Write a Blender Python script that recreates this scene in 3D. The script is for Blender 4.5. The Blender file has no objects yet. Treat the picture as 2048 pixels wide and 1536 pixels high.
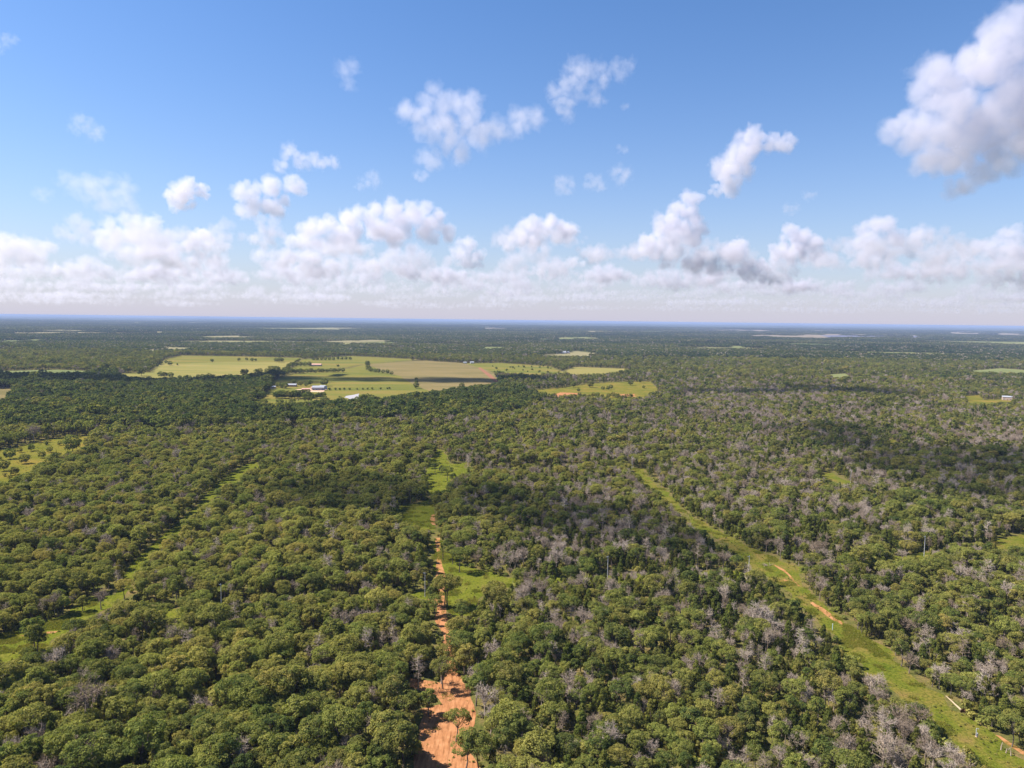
import bpy, math, random
import numpy as np
from mathutils import Matrix, Vector
R = math.radians
S = bpy.context.scene
C = S.collection
rng = np.random.default_rng(7)
random.seed(7)

# ---------------------------------------------------------------- camera
F = 1447.0                       # focal length in photograph pixels (2048 wide)
CAM = Vector((0, 0, 115))        # drone height
PITCH, ROLL = R(5.05), R(0.67)
cam = bpy.data.cameras.new('camera')
cam_o = bpy.data.objects.new('camera', cam)
C.objects.link(cam_o)
cam.sensor_fit = 'HORIZONTAL'
cam.sensor_width = 36
cam.lens = 36 * F / 2048
cam.clip_start, cam.clip_end = 0.5, 2.5e5
CM = Matrix.Translation(CAM) @ Matrix.Rotation(R(90) - PITCH, 4, 'X') @ Matrix.Rotation(ROLL, 4, 'Z')
cam_o.matrix_world = CM
S.camera = cam_o

# ---------------------------------------------------------------- sky, sun, exposure
SUN_EL = R(50)
SUN = Vector((-0.985, 0.10, 0)).normalized() * math.cos(SUN_EL)
SUN.z = math.sin(SUN_EL)
world = bpy.data.worlds.new('World')
S.world = world
world.use_nodes = True
wt = world.node_tree
bg = wt.nodes['Background']
sky = wt.nodes.new('ShaderNodeTexSky')
sky.sky_type = 'NISHITA'
sky.sun_disc = False
sky.sun_elevation = SUN_EL
sky.sun_rotation = math.atan2(SUN.x, SUN.y)
sky.air_density = 1.0
sky.dust_density = 0.5
sky.ozone_density = 3.0
hs = wt.nodes.new('ShaderNodeHueSaturation')
hs.inputs['Saturation'].default_value = 1.13
wb = wt.nodes.new('ShaderNodeMix')          # camera white balance of the sky light
wb.data_type = 'RGBA'
wb.blend_type = 'MULTIPLY'
wb.inputs[0].default_value = 1.0
wb.inputs[7].default_value = (0.92, 0.99, 1.13, 1)
wt.links.new(sky.outputs[0], wb.inputs[6])
wt.links.new(wb.outputs[2], hs.inputs['Color'])
# pale haze of the lower sky, the same all round
tc = wt.nodes.new('ShaderNodeTexCoord')
sz = wt.nodes.new('ShaderNodeSeparateXYZ')
wt.links.new(tc.outputs['Generated'], sz.inputs[0])
ab = wt.nodes.new('ShaderNodeMath'); ab.operation = 'ABSOLUTE'; wt.links.new(sz.outputs['Z'], ab.inputs[0])
ml = wt.nodes.new('ShaderNodeMath'); ml.operation = 'MULTIPLY'; wt.links.new(ab.outputs[0], ml.inputs[0]); ml.inputs[1].default_value = -1 / 0.11
ex = wt.nodes.new('ShaderNodeMath'); ex.operation = 'EXPONENT'; wt.links.new(ml.outputs[0], ex.inputs[0])
fx = wt.nodes.new('ShaderNodeMath'); fx.operation = 'MULTIPLY'; wt.links.new(ex.outputs[0], fx.inputs[0]); fx.inputs[1].default_value = 0.92
hz = wt.nodes.new('ShaderNodeMix'); hz.data_type = 'RGBA'
wt.links.new(fx.outputs[0], hz.inputs[0]); wt.links.new(hs.outputs[0], hz.inputs[6])
hz.inputs[7].default_value = (4.25, 4.1, 5.0, 1)
wt.links.new(hz.outputs[2], bg.inputs[0])
bg.inputs[1].default_value = 0.067
sun = bpy.data.lights.new('sun', 'SUN')
sun.energy = 5.0
sun.angle = R(0.53)
sun.color = (1.0, 0.945, 0.895)
sun_o = bpy.data.objects.new('sun', sun)
C.objects.link(sun_o)
sun_o.rotation_euler = SUN.to_track_quat('Z', 'Y').to_euler()
S.view_settings.view_transform = 'Standard'
S.view_settings.look = 'None'
S.view_settings.exposure = 1.15
S.view_settings.gamma = 1.0
S.render.engine = 'CYCLES'
S.cycles.use_denoising = True
S.cycles.denoiser = 'OPENIMAGEDENOISE'
S.cycles.denoising_prefilter = 'ACCURATE'
S.cycles.max_bounces = 12
S.cycles.diffuse_bounces = 3
S.cycles.transmission_bounces = 2
S.cycles.glossy_bounces = 1
S.cycles.volume_bounces = 12
S.cycles.volume_step_rate = 1.6
S.cycles.use_adaptive_sampling = False

# ---------------------------------------------------------------- photograph <-> ground helpers
ROT = np.array(CM.to_3x3())
CAMN = np.array(CAM)

def ray(px, py):
    return (CM.to_3x3() @ Vector(((px - 1024) / F, -(py - 768) / F, -1))).normalized()

def G(px, py, z=0.0):
    d = ray(px, py)
    t = (z - CAM.z) / d.z
    return Vector((CAM.x + d.x * t, CAM.y + d.y * t, z))

def proj(P):
    q = (np.asarray(P, float) - CAMN) @ ROT
    return np.stack([1024 + F * q[:, 0] / -q[:, 2], 768 - F * q[:, 1] / -q[:, 2]], 1)

def inside(pts, poly):
    x, y = pts[:, 0], pts[:, 1]
    r = np.zeros(len(pts), bool)
    n = len(poly)
    for i in range(n):
        x1, y1 = poly[i]
        x2, y2 = poly[(i + 1) % n]
        c = ((y1 > y) != (y2 > y))
        with np.errstate(divide='ignore', invalid='ignore'):
            xi = (x2 - x1) * (y - y1) / (y2 - y1) + x1
        r ^= c & (x < xi)
    return r

def vnoise(x, y, s, seed=0):
    """smooth value noise on a plane, 0..1"""
    x = np.asarray(x) / s + 91.7 * seed
    y = np.asarray(y) / s + 37.3 * seed
    xi, yi = np.floor(x), np.floor(y)
    fx, fy = x - xi, y - yi
    fx, fy = fx * fx * (3 - 2 * fx), fy * fy * (3 - 2 * fy)
    def h(a, b):
        v = np.sin(a * 127.1 + b * 311.7 + seed * 74.7) * 43758.5453
        return v - np.floor(v)
    return (h(xi, yi) * (1 - fx) + h(xi + 1, yi) * fx) * (1 - fy) + (h(xi, yi + 1) * (1 - fx) + h(xi + 1, yi + 1) * fx) * fy

# ---------------------------------------------------------------- materials
def new_mat(name):
    m = bpy.data.materials.new(name)
    m.use_nodes = True
    n = m.node_tree
    n.nodes.clear()
    out = n.nodes.new('ShaderNodeOutputMaterial')
    return m, n, out

def ramp(n, fac, stops):
    r = n.nodes.new('ShaderNodeValToRGB')
    e = r.color_ramp.elements
    while len(e) < len(stops):
        e.new(0.5)
    for k, (p, c) in enumerate(stops):
        e[k].position = p
        e[k].color = (*c, 1)
    n.links.new(fac, r.inputs[0])
    return r.outputs[0]

def noise(n, scale, detail=3, rough=0.55, coord=None, stretch=None):
    if coord is None:
        g = n.nodes.new('ShaderNodeNewGeometry')
        coord = g.outputs['Position']
    if stretch:
        mp = n.nodes.new('ShaderNodeMapping')
        mp.inputs['Scale'].default_value = stretch[:3]
        if len(stretch) > 3:
            mp.inputs['Rotation'].default_value = (0, 0, stretch[3])
        n.links.new(coord, mp.inputs[0])
        coord = mp.outputs[0]
    t = n.nodes.new('ShaderNodeTexNoise')
    t.inputs['Scale'].default_value = scale
    t.inputs['Detail'].default_value = detail
    t.inputs['Roughness'].default_value = rough
    n.links.new(coord, t.inputs['Vector'])
    return t.outputs[0]

def mixc(n, fac, a, b, mode='MIX'):
    m = n.nodes.new('ShaderNodeMix')
    m.data_type = 'RGBA'
    m.blend_type = mode
    for s, v in ((m.inputs[0], fac), (m.inputs[6], a), (m.inputs[7], b)):
        if isinstance(v, (int, float)):
            s.default_value = v
        elif isinstance(v, tuple):
            s.default_value = (*v, 1)
        else:
            n.links.new(v, s)
    return m.outputs[2]

def diffuse(n, out, col, rough=0.9):
    d = n.nodes.new('ShaderNodeBsdfDiffuse')
    if isinstance(col, tuple):
        d.inputs[0].default_value = (*col, 1)
    else:
        n.links.new(col, d.inputs[0])
    n.links.new(d.outputs[0], out.inputs['Surface'])
    return d

def ground_mat(name, stops, scale, detail=5, stretch=None, second=None, bump=0.0):
    m, n, out = new_mat(name)
    col = ramp(n, noise(n, scale, detail, 0.6, stretch=stretch), stops)
    if second:
        sc, st, amt = second[:3]
        c2 = ramp(n, noise(n, sc, 4, 0.6, stretch=second[3] if len(second) > 3 else None), st)
        col = mixc(n, amt, col, c2, 'MULTIPLY')
    d = diffuse(n, out, col)
    if bump:
        b = n.nodes.new('ShaderNodeBump')
        b.inputs['Distance'].default_value = bump
        n.links.new(noise(n, 1.2, 4, 0.65), b.inputs['Height'])
        n.links.new(b.outputs[0], d.inputs['Normal'])
    return m

def leaf_mat(name, stops, transl=0.40):
    """leaf colour from the tree's own tone plus a small tint of each spray"""
    m, n, out = new_mat(name)
    at = n.nodes.new('ShaderNodeAttribute')
    at.attribute_type = 'INSTANCER'
    at.attribute_name = 'tone'
    ti = n.nodes.new('ShaderNodeAttribute')
    ti.attribute_name = 'tint'
    oi = n.nodes.new('ShaderNodeObjectInfo')
    a = n.nodes.new('ShaderNodeMath'); a.operation = 'MULTIPLY_ADD'
    n.links.new(oi.outputs['Random'], a.inputs[0]); a.inputs[1].default_value = 0.22
    n.links.new(at.outputs['Fac'], a.inputs[2])
    b = n.nodes.new('ShaderNodeMath'); b.operation = 'MULTIPLY_ADD'; b.use_clamp = True
    n.links.new(ti.outputs['Fac'], b.inputs[0]); b.inputs[1].default_value = 0.32
    n.links.new(a.outputs[0], b.inputs[2])
    col = ramp(n, b.outputs[0], stops)
    h1 = n.nodes.new('ShaderNodeMath'); h1.operation = 'MULTIPLY'; n.links.new(oi.outputs['Random'], h1.inputs[0]); h1.inputs[1].default_value = 17.31
    h2 = n.nodes.new('ShaderNodeMath'); h2.operation = 'FRACT'; n.links.new(h1.outputs[0], h2.inputs[0])
    col = mixc(n, 1.0, col, ramp(n, h2.outputs[0], [(0.0, (0.90, 1.0, 0.92)), (0.55, (1, 1, 1)), (0.82, (1.03, 0.98, 0.99)), (1.0, (1.09, 0.955, 1.02))]), 'MULTIPLY')
    d = n.nodes.new('ShaderNodeBsdfDiffuse')
    t = n.nodes.new('ShaderNodeBsdfTranslucent')
    mx = n.nodes.new('ShaderNodeMixShader')
    mx.inputs[0].default_value = transl
    n.links.new(col, d.inputs[0])
    n.links.new(mixc(n, 1.0, col, (1.25, 1.3, 0.7), 'MULTIPLY'), t.inputs[0])
    n.links.new(d.outputs[0], mx.inputs[1]); n.links.new(t.outputs[0], mx.inputs[2])
    n.links.new(mx.outputs[0], out.inputs['Surface'])
    return m

def flat_mat(name, c, var=0.25, scale=2.0):
    m, n, out = new_mat(name)
    a = tuple(v * (1 - var) for v in c)
    b = tuple(min(1, v * (1 + var)) for v in c)
    diffuse(n, out, ramp(n, noise(n, scale, 4), [(0.3, a), (0.7, b)]))
    return m

M = {}
M['oak_leaf'] = leaf_mat('oak_leaf', [(0.0, (0.074, 0.098, 0.030)), (0.35, (0.185, 0.190, 0.047)),
                                      (0.7, (0.270, 0.250, 0.064)), (1.0, (0.330, 0.300, 0.078))])
M['far_leaf_shaded'] = leaf_mat('far_leaf_shaded', [(0.0, (0.036, 0.056, 0.026)), (0.35, (0.085, 0.100, 0.034)), (0.7, (0.150, 0.150, 0.046)), (1.0, (0.22, 0.20, 0.06))])  # darker leaf colours: shade of the gaps between far crowns is painted in
M['cedar_leaf'] = leaf_mat('cedar_leaf', [(0.0, (0.045, 0.062, 0.018)), (0.5, (0.140, 0.146, 0.030)),
                                          (1.0, (0.220, 0.205, 0.044))], 0.25)
M['bark'] = flat_mat('bark', (0.13, 0.105, 0.085), 0.35, 3)
m_, n_, o_ = new_mat('dead_wood')
oi_ = n_.nodes.new('ShaderNodeObjectInfo')
diffuse(n_, o_, ramp(n_, oi_.outputs['Random'], [(0.0, (0.22, 0.165, 0.115)), (0.5, (0.31, 0.245, 0.185)), (1.0, (0.40, 0.33, 0.265))]))
M['dead_wood'] = m_
M['litter'] = ground_mat('litter', [(0.3, (0.045, 0.042, 0.018)), (0.55, (0.075, 0.070, 0.026)), (0.75, (0.115, 0.088, 0.045))], 0.25, 6,
                         second=(0.004, [(0.35, (0.75, 0.85, 0.8)), (0.65, (1, 1, 1))], 1.0))
M['grass'] = ground_mat('grass', [(0.25, (0.077, 0.094, 0.010)), (0.5, (0.117, 0.126, 0.014)), (0.75, (0.158, 0.138, 0.028))], 0.12, 6,
                        second=(1.1, [(0.32, (0.42, 0.50, 0.4)), (0.55, (1, 1, 1)), (0.72, (1.25, 1.12, 1.1))], 1.0), bump=0.3)
M['strip_grass'] = ground_mat('strip_grass', [(0.25, (0.069, 0.092, 0.010)), (0.45, (0.111, 0.118, 0.015)), (0.60, (0.154, 0.124, 0.028)), (0.75, (0.205, 0.131, 0.050))], 0.10, 6,
                              second=(1.1, [(0.32, (0.42, 0.50, 0.4)), (0.55, (1, 1, 1)), (0.72, (1.25, 1.12, 1.1))], 1.0), bump=0.3)
M['soil'] = ground_mat('soil', [(0.2, (0.246, 0.107, 0.044)), (0.5, (0.341, 0.155, 0.066)), (0.8, (0.430, 0.220, 0.104))], 0.35, 6,
                       second=(1.3, [(0.30, (0.5, 0.46, 0.42)), (0.52, (1, 1, 1)), (0.75, (1.1, 1.1, 1.12))], 1.0, (1.0, 0.10, 1.0)), bump=0.15)
M['ruts'] = ground_mat('ruts', [(0.30, (0.098, 0.093, 0.012)), (0.42, (0.197, 0.112, 0.031)), (0.52, (0.328, 0.156, 0.066)), (0.8, (0.407, 0.224, 0.110))], 0.30, 6, bump=0.15)
M['pale_soil'] = ground_mat('pale_soil', [(0.2, (0.40, 0.24, 0.14)), (0.8, (0.58, 0.42, 0.30))], 0.3, 5)
M['meadow'] = ground_mat('meadow', [(0.25, (0.083, 0.096, 0.011)), (0.5, (0.156, 0.138, 0.022)), (0.75, (0.259, 0.156, 0.037))], 0.035, 6, second=(0.5, [(0.3, (0.6, 0.65, 0.6)), (0.7, (1, 1, 1))], 1.0))
M['hay_field'] = ground_mat('hay_field', [(0.3, (0.132, 0.135, 0.034)), (0.5, (0.189, 0.165, 0.047)), (0.7, (0.233, 0.181, 0.059))], 0.012, 5, stretch=(0.35, 1.6, 1, 0.35))
M['green_field'] = ground_mat('green_field', [(0.32, (0.088, 0.100, 0.022)), (0.48, (0.126, 0.122, 0.025)), (0.6, (0.165, 0.131, 0.032)), (0.72, (0.184, 0.136, 0.042))], 0.010, 5, stretch=(0.4, 1.6, 1, 0.1))
M['brown_field'] = ground_mat('brown_field', [(0.3, (0.113, 0.098, 0.036)), (0.5, (0.154, 0.121, 0.048)), (0.7, (0.185, 0.139, 0.060))], 0.012, 5, stretch=(0.5, 1.5, 1, -0.2))
M['far_field'] = ground_mat('far_field', [(0.3, (0.145, 0.138, 0.058)), (0.7, (0.246, 0.202, 0.109))], 0.004, 4)
M['far_green'] = ground_mat('far_green', [(0.3, (0.101, 0.122, 0.043)), (0.7, (0.187, 0.187, 0.072))], 0.004, 4)
M['pale_field'] = ground_mat('pale_field', [(0.3, (0.152, 0.126, 0.076)), (0.7, (0.229, 0.185, 0.138))], 0.004, 4)
M['solar'] = flat_mat('solar', (0.12, 0.12, 0.16), 0.2, 0.01)
M['grass_blade'] = leaf_mat('grass_blade', [(0.0, (0.10, 0.13, 0.016)), (0.6, (0.17, 0.18, 0.024)), (1.0, (0.25, 0.21, 0.05))], 0.45)
M['galv'] = flat_mat('galvanised_steel', (0.42, 0.42, 0.42), 0.08, 1)
M['white'] = flat_mat('white_paint', (0.45, 0.45, 0.45), 0.05, 1)
M['tan_wall'] = flat_mat('tan_wall', (0.48, 0.36, 0.28), 0.12, 0.5)
M['brick_wall'] = flat_mat('brick_wall', (0.34, 0.20, 0.15), 0.15, 0.5)
M['grey_roof'] = flat_mat('grey_roof', (0.30, 0.31, 0.34), 0.12, 0.5)
M['white_roof'] = flat_mat('white_roof', (0.29, 0.30, 0.32), 0.06, 0.5)
M['rust_roof'] = flat_mat('rust_roof', (0.46, 0.27, 0.21), 0.2, 0.5)
M['dark_glass'] = flat_mat('dark_glass', (0.03, 0.035, 0.045), 0.1, 1)
M['log'] = flat_mat('log', (0.36, 0.28, 0.18), 0.2, 1.5)
M['red_soil'] = flat_mat('red_soil', (0.22, 0.105, 0.06), 0.25, 1.5)
M['cow'] = flat_mat('cow', (0.72, 0.68, 0.60), 0.1, 1)

# ---------------------------------------------------------------- mesh helpers
def quad_mesh(name, Q, mats, midx=None, tint=None):
    """Q: (n,4,3) quads"""
    Q = np.asarray(Q, np.float32)
    n = len(Q)
    me = bpy.data.meshes.new(name)
    me.vertices.add(n * 4); me.loops.add(n * 4); me.polygons.add(n)
    me.vertices.foreach_set('co', Q.reshape(-1))
    me.loops.foreach_set('vertex_index', np.arange(n * 4, dtype=np.int32))
    me.polygons.foreach_set('loop_start', np.arange(0, n * 4, 4, dtype=np.int32))
    me.polygons.foreach_set('loop_total', np.full(n, 4, np.int32))
    for m in mats:
        me.materials.append(m)
    if midx is not None:
        me.polygons.foreach_set('material_index', np.asarray(midx, np.int32))
    if tint is not None:
        a = me.attributes.new('tint', 'FLOAT', 'FACE')
        a.data.foreach_set('value', np.asarray(tint, np.float32))
    me.update(calc_edges=True)
    return me

def obj(name, me, parent=None, loc=None, **props):
    o = bpy.data.objects.new(name, me)
    C.objects.link(o)
    if parent:
        o.parent = parent
    if loc is not None:
        o.location = loc
    for k, v in props.items():
        o[k] = v
    return o

def tube(p, q, r0, r1, sides=4):
    p, q = np.array(p, float), np.array(q, float)
    d = q - p
    L = np.linalg.norm(d)
    if L < 1e-6:
        return np.zeros((0, 4, 3))
    d /= L
    a = np.cross(d, (0.31, 0.87, 0.38)); a /= np.linalg.norm(a)
    b = np.cross(d, a)
    th = np.linspace(0, 2 * math.pi, sides + 1)
    c = np.cos(th)[:, None] * a + np.sin(th)[:, None] * b
    A, B = p + c * r0, q + c * r1
    return np.stack([A[:-1], A[1:], B[1:], B[:-1]], 1)

def boxq(x0, x1, y0, y1, z0, z1):
    v = np.array([(x, y, z) for z in (z0, z1) for y in (y0, y1) for x in (x0, x1)], float)
    return v[[[0, 2, 3, 1], [4, 5, 7, 6], [0, 1, 5, 4], [2, 6, 7, 3], [0, 4, 6, 2], [1, 3, 7, 5]]]

def sheet(name, poly_px, z, mat, jitter=0.0, sub=0, label=None):
    pts = [G(x, y) for x, y in poly_px]
    # subdivide and roughen the outline so that it reads as a natural edge
    for _ in range(sub):
        q = []
        for i, a in enumerate(pts):
            b = pts[(i + 1) % len(pts)]
            m = (a + b) / 2
            L = (b - a).length
            nrm = Vector((-(b - a).y, (b - a).x, 0)).normalized() if L > 0 else Vector()
            q += [a, m + nrm * rng.normal() * jitter * min(L, 40) * 0.2]
        pts = q
    me = bpy.data.meshes.new(name)
    me.from_pydata([(p.x, p.y, z) for p in pts], [], [list(range(len(pts)))])
    me.materials.append(mat)
    me.update()
    if me.polygons[0].normal.z < 0:
        me.flip_normals()
    return obj(name, me, kind='structure')

# ---------------------------------------------------------------- the land: what lies where (outlines in photograph pixels, laid on the flat ground)
TRACK_WIDE = [(820, 1640), (827, 1505), (835, 1486), (842, 1443), (848, 1430), (840, 1418), (884, 1408), (872, 1392), (815, 1372), (820, 1356), (880, 1366), (893, 1341), (893, 1321), (891, 1306), (885, 1285), (874, 1250), (868, 1236), (874, 1224), (875, 1208), (852, 1206), (855, 1198), (880, 1196), (889, 1196), (892, 1228), (899, 1252), (907, 1285), (905, 1316), (916, 1341), (924, 1363), (942, 1382), (948, 1410), (950, 1440), (944, 1470), (960, 1536), (965, 1640)]
TRACK_FAR = [(875, 1200), (872, 1130), (871, 1076), (880, 1076), (884, 1130), (889, 1200)]
TRACK_BIT = [(865, 1050), (863, 1030), (869, 1029), (871, 1050)]
CENTRE = [(795, 1193), (850, 1180), (866, 1168), (864, 1130), (862, 1085), (884, 1082), (905, 1105), (935, 1135), (1025, 1160), (990, 1180), (955, 1200), (940, 1232), (905, 1230), (866, 1202)]
CENTRE_SHADE = [(798, 1012), (858, 1000), (872, 1015), (870, 1060), (840, 1062), (805, 1045)]
CENTRE_UP = [(856, 935), (874, 896), (888, 903), (900, 928), (935, 924), (932, 952), (900, 960), (885, 988), (858, 988)]
LEFT_CLEAR = [(-40, 1280), (60, 1255), (130, 1230), (170, 1198), (215, 1180), (236, 1192), (226, 1213), (188, 1232), (156, 1250), (118, 1272), (94, 1296), (56, 1320), (20, 1326), (-40, 1332)]
LEFT_LINE = [(246, 1180), (267, 1136), (334, 1072), (376, 1036), (415, 996), (453, 962), (484, 938), (492, 946), (459, 967), (421, 1000), (381, 1042), (340, 1077), (274, 1141), (254, 1185)]
LEFT_ROAD = [[(240, 1146), (258, 1126), (280, 1122), (272, 1140), (250, 1152)], [(300, 1094), (335, 1062), (352, 1058), (335, 1082), (312, 1100)],
             [(365, 1044), (378, 1028), (394, 1024), (384, 1042)], [(412, 1000), (428, 984), (440, 982), (428, 1000)], [(466, 962), (480, 936), (512, 922), (515, 938), (494, 952), (480, 968)],
             [(335, 1232), (345, 1222), (362, 1220), (366, 1228), (352, 1236)], [(400, 1222), (440, 1212), (462, 1214), (440, 1226)], [(578, 852), (592, 850), (598, 858), (582, 858)]]
STRIP = [(1262, 936), (1290, 938), (1300, 955), (1340, 985), (1357, 1010), (1390, 1038), (1440, 1062), (1492, 1092), (1592, 1132), (1608, 1165), (1640, 1200), (1690, 1240), (1745, 1280), (1790, 1320), (1838, 1360), (1895, 1400), (1950, 1440), (2010, 1480), (2075, 1530), (2075, 1600), (2010, 1600), (1960, 1536), (1890, 1480), (1850, 1440), (1790, 1400), (1740, 1360), (1702, 1320), (1665, 1280), (1625, 1240), (1570, 1200), (1552, 1172), (1500, 1145), (1464, 1102), (1429, 1075), (1383, 1050), (1339, 1010), (1318, 985), (1280, 958)]
STRIP = [(x - 5, y) if k < 19 and y > 1150 else ((x + 11, y) if k > 19 and y > 1150 else (x, y)) for k, (x, y) in enumerate(STRIP)]
RIGHT_BITS = [[(1775, 1118), (1850, 1102), (1856, 1114), (1800, 1124)], [(1985, 1078), (2070, 1062), (2070, 1100), (1995, 1098)],
              [(1635, 950), (1655, 942), (1705, 964), (1698, 972), (1660, 962)], [(1768, 884), (1785, 878), (1795, 886), (1780, 892)]]
MEADOW = [(-30, 905), (60, 888), (130, 873), (182, 873), (172, 895), (130, 907), (90, 922), (60, 948), (-30, 985)]
CORNER_FIELD = [(-40, 778), (28, 777), (16, 800), (-40, 812)]
FIELD_LEFT = [(230, 748), (300, 745), (330, 719), (362, 711), (480, 713), (604, 716), (560, 742), (520, 750), (440, 757), (300, 760), (255, 756)]
FIELD_LEFT_GREEN = [(330, 719), (362, 711), (480, 713), (604, 716), (585, 724), (450, 724), (345, 728)]
FIELD_MAIN = [(545, 762), (580, 749), (700, 737), (730, 728), (840, 721), (940, 727), (985, 745), (1000, 768), (930, 777), (860, 786), (780, 797), (720, 806), (640, 806), (560, 812), (500, 812), (515, 798), (540, 780)]
FIELD_BROWN = [(735, 729), (840, 721), (940, 727), (985, 745), (1000, 768), (930, 777), (855, 785), (830, 770), (800, 752), (770, 745)]
FIELD_BACK = [(604, 719), (700, 712), (838, 719), (735, 727), (690, 735), (600, 742), (575, 745)]
FIELD_RIGHT = [(1060, 780), (1120, 776), (1180, 767), (1240, 764), (1300, 763), (1318, 780), (1290, 797), (1230, 800), (1200, 796), (1120, 793)]
FIELD_WEEDY = [(930, 727), (1000, 726), (1100, 733), (1130, 746), (1070, 750), (995, 746)]
FIELD_TAN = [(1115, 746), (1150, 734), (1262, 738), (1235, 746), (1160, 750)]
RED_ROAD = [(956, 736), (961, 735), (1002, 767), (997, 770)]
POND = [(688, 795), (692, 792), (705, 790), (718, 787), (716, 790), (719, 796), (700, 799)]
RIGHT_YARD = [(1928, 792), (1958, 790), (1962, 800), (2000, 799), (2028, 798), (2026, 805), (1990, 808), (1962, 812), (1936, 806)]
FAR_BITS = [([(676, 690), (760, 686), (842, 689), (840, 697), (700, 699)], 'far_field'), ([(1125, 707), (1150, 702), (1205, 708), (1190, 713), (1070, 712)], 'far_field'),
            ([(1060, 677), (1180, 674), (1200, 679), (1080, 682)], 'far_green'), ([(0, 664), (120, 660), (338, 664), (330, 668), (150, 669), (0, 670)], 'far_field'),
            ([(395, 673), (500, 671), (520, 676), (420, 678)], 'far_field'), ([(1370, 661), (1440, 657), (1620, 660), (1700, 662), (1560, 664), (1400, 663)], 'pale_field'),
            ([(1490, 671), (1600, 667), (1850, 671), (1840, 675), (1640, 677), (1540, 675)], 'pale_field'), ([(1640, 671), (1700, 670), (1846, 672), (1830, 675), (1660, 675)], 'solar'),
            ([(1375, 686), (1500, 683), (1515, 689), (1400, 691)], 'far_green'), ([(285, 699), (330, 694), (400, 697), (385, 701), (300, 703)], 'far_field'),
            ([(1940, 742), (2000, 737), (2070, 742), (2070, 747), (1960, 746)], 'far_green'), ([(960, 656), (1015, 655), (1015, 658), (965, 659)], 'pale_field'),
            ([(1115, 662), (1200, 660), (1300, 663), (1190, 666)], 'far_field'), ([(0, 743), (110, 740), (230, 745), (110, 748), (0, 748)], 'far_green'),
            ([(0, 694), (28, 692), (30, 697), (0, 700)], 'far_field'), ([(0, 681), (90, 679), (110, 682), (0, 685)], 'far_green'), ([(640, 683), (750, 680), (800, 683), (700, 686)], 'far_field'),
            ([(1460, 692), (1490, 691), (1492, 696), (1465, 697)], 'far_green'), ([(1895, 662), (2048, 666), (2070, 672), (1900, 669)], 'pale_field'), ([(820, 700), (960, 694), (1100, 697), (1000, 702)], 'far_green'),
            ([(1780, 708), (1800, 707), (1806, 711), (1784, 712)], 'far_green'), ([(1655, 750), (1690, 748), (1702, 754), (1668, 757)], 'far_green')]
LEFT_CUT = [(228, 1196), (262, 1128), (330, 1066), (372, 1030), (412, 990), (450, 955), (482, 934), (512, 920), (518, 934), (492, 952), (462, 972), (428, 1002), (388, 1042), (348, 1078), (282, 1134), (244, 1200)]
# the power line's cleared lane: only its own ground is bare, near trees hide most of it
LANE = [(232, 1206), (345, 1218), (443, 1213), (640, 1199), (800, 1184), (800, 1203), (640, 1219), (443, 1231), (345, 1237), (236, 1226)]
LANE_RIGHT = [(1000, 1156), (1215, 1147), (1497, 1142), (1560, 1138), (1560, 1152), (1497, 1160), (1215, 1166), (1000, 1176)]
LANE_FAR = [(540, 948), (682, 941), (1000, 936), (1264, 932), (1264, 941), (1000, 945), (682, 950), (540, 957)]
LANE_END = [(1590, 1134), (1848, 1106), (2060, 1080), (2060, 1092), (1848, 1118), (1590, 1148)]
LANES = [LEFT_CUT, TRACK_FAR, LANE, LANE_RIGHT, LANE_FAR, LANE_END]
OPEN = [LEFT_LINE, TRACK_WIDE, CENTRE, CENTRE_SHADE, CENTRE_UP, LEFT_CLEAR, STRIP, MEADOW, CORNER_FIELD, FIELD_LEFT, FIELD_MAIN, FIELD_BACK, FIELD_RIGHT, FIELD_WEEDY, FIELD_TAN, RED_ROAD, RIGHT_YARD] + LEFT_ROAD + RIGHT_BITS
FAR_OPEN = [p for p, _ in FAR_BITS]
LUSH = [(-60, 742), (560, 742), (530, 800), (700, 800), (1000, 762), (1090, 795), (1050, 820), (900, 836), (500, 845), (400, 855), (-60, 850)]

# ground sheet to beyond the horizon
me = bpy.data.meshes.new('ground')
gs = 9.0e4
me.from_pydata([(-gs, -3000, 0), (gs, -3000, 0), (gs, gs, 0), (-gs, gs, 0)], [], [(0, 1, 2, 3)])
m_, n_, o_ = new_mat('ground')
near_c = mixc(n_, 1.0, ramp(n_, noise(n_, 0.18, 5, 0.6), [(0.3, (0.070, 0.085, 0.020)), (0.5, (0.120, 0.110, 0.035)), (0.7, (0.190, 0.135, 0.060))]), ramp(n_, noise(n_, 1.4, 5, 0.7), [(0.32, (0.4, 0.45, 0.4)), (0.6, (1.1, 1.05, 1))]), 'MULTIPLY')
mid_c = ramp(n_, noise(n_, 0.0016, 4, 0.6, stretch=(0.5, 1, 1)), [(0.3, (0.09, 0.12, 0.04)), (0.5, (0.16, 0.16, 0.06)), (0.7, (0.28, 0.23, 0.12))])
far_c = ramp(n_, noise(n_, 0.0009, 5, 0.6, stretch=(0.4, 1, 1)), [(0.45, (0.025, 0.035, 0.016)), (0.58, (0.040, 0.050, 0.022)), (0.64, (0.11, 0.115, 0.05)), (0.72, (0.26, 0.22, 0.12))])
ge = n_.nodes.new('ShaderNodeNewGeometry')
sx = n_.nodes.new('ShaderNodeSeparateXYZ'); n_.links.new(ge.outputs['Position'], sx.inputs[0])
mr = n_.nodes.new('ShaderNodeMapRange'); mr.inputs[1].default_value = 9000; mr.inputs[2].default_value = 14000
n_.links.new(sx.outputs['Y'], mr.inputs[0])
mr2 = n_.nodes.new('ShaderNodeMapRange'); mr2.inputs[1].default_value = 2100; mr2.inputs[2].default_value = 2600
n_.links.new(sx.outputs['Y'], mr2.inputs[0])
mr.inputs[1].default_value = 13500; mr.inputs[2].default_value = 15500
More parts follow.
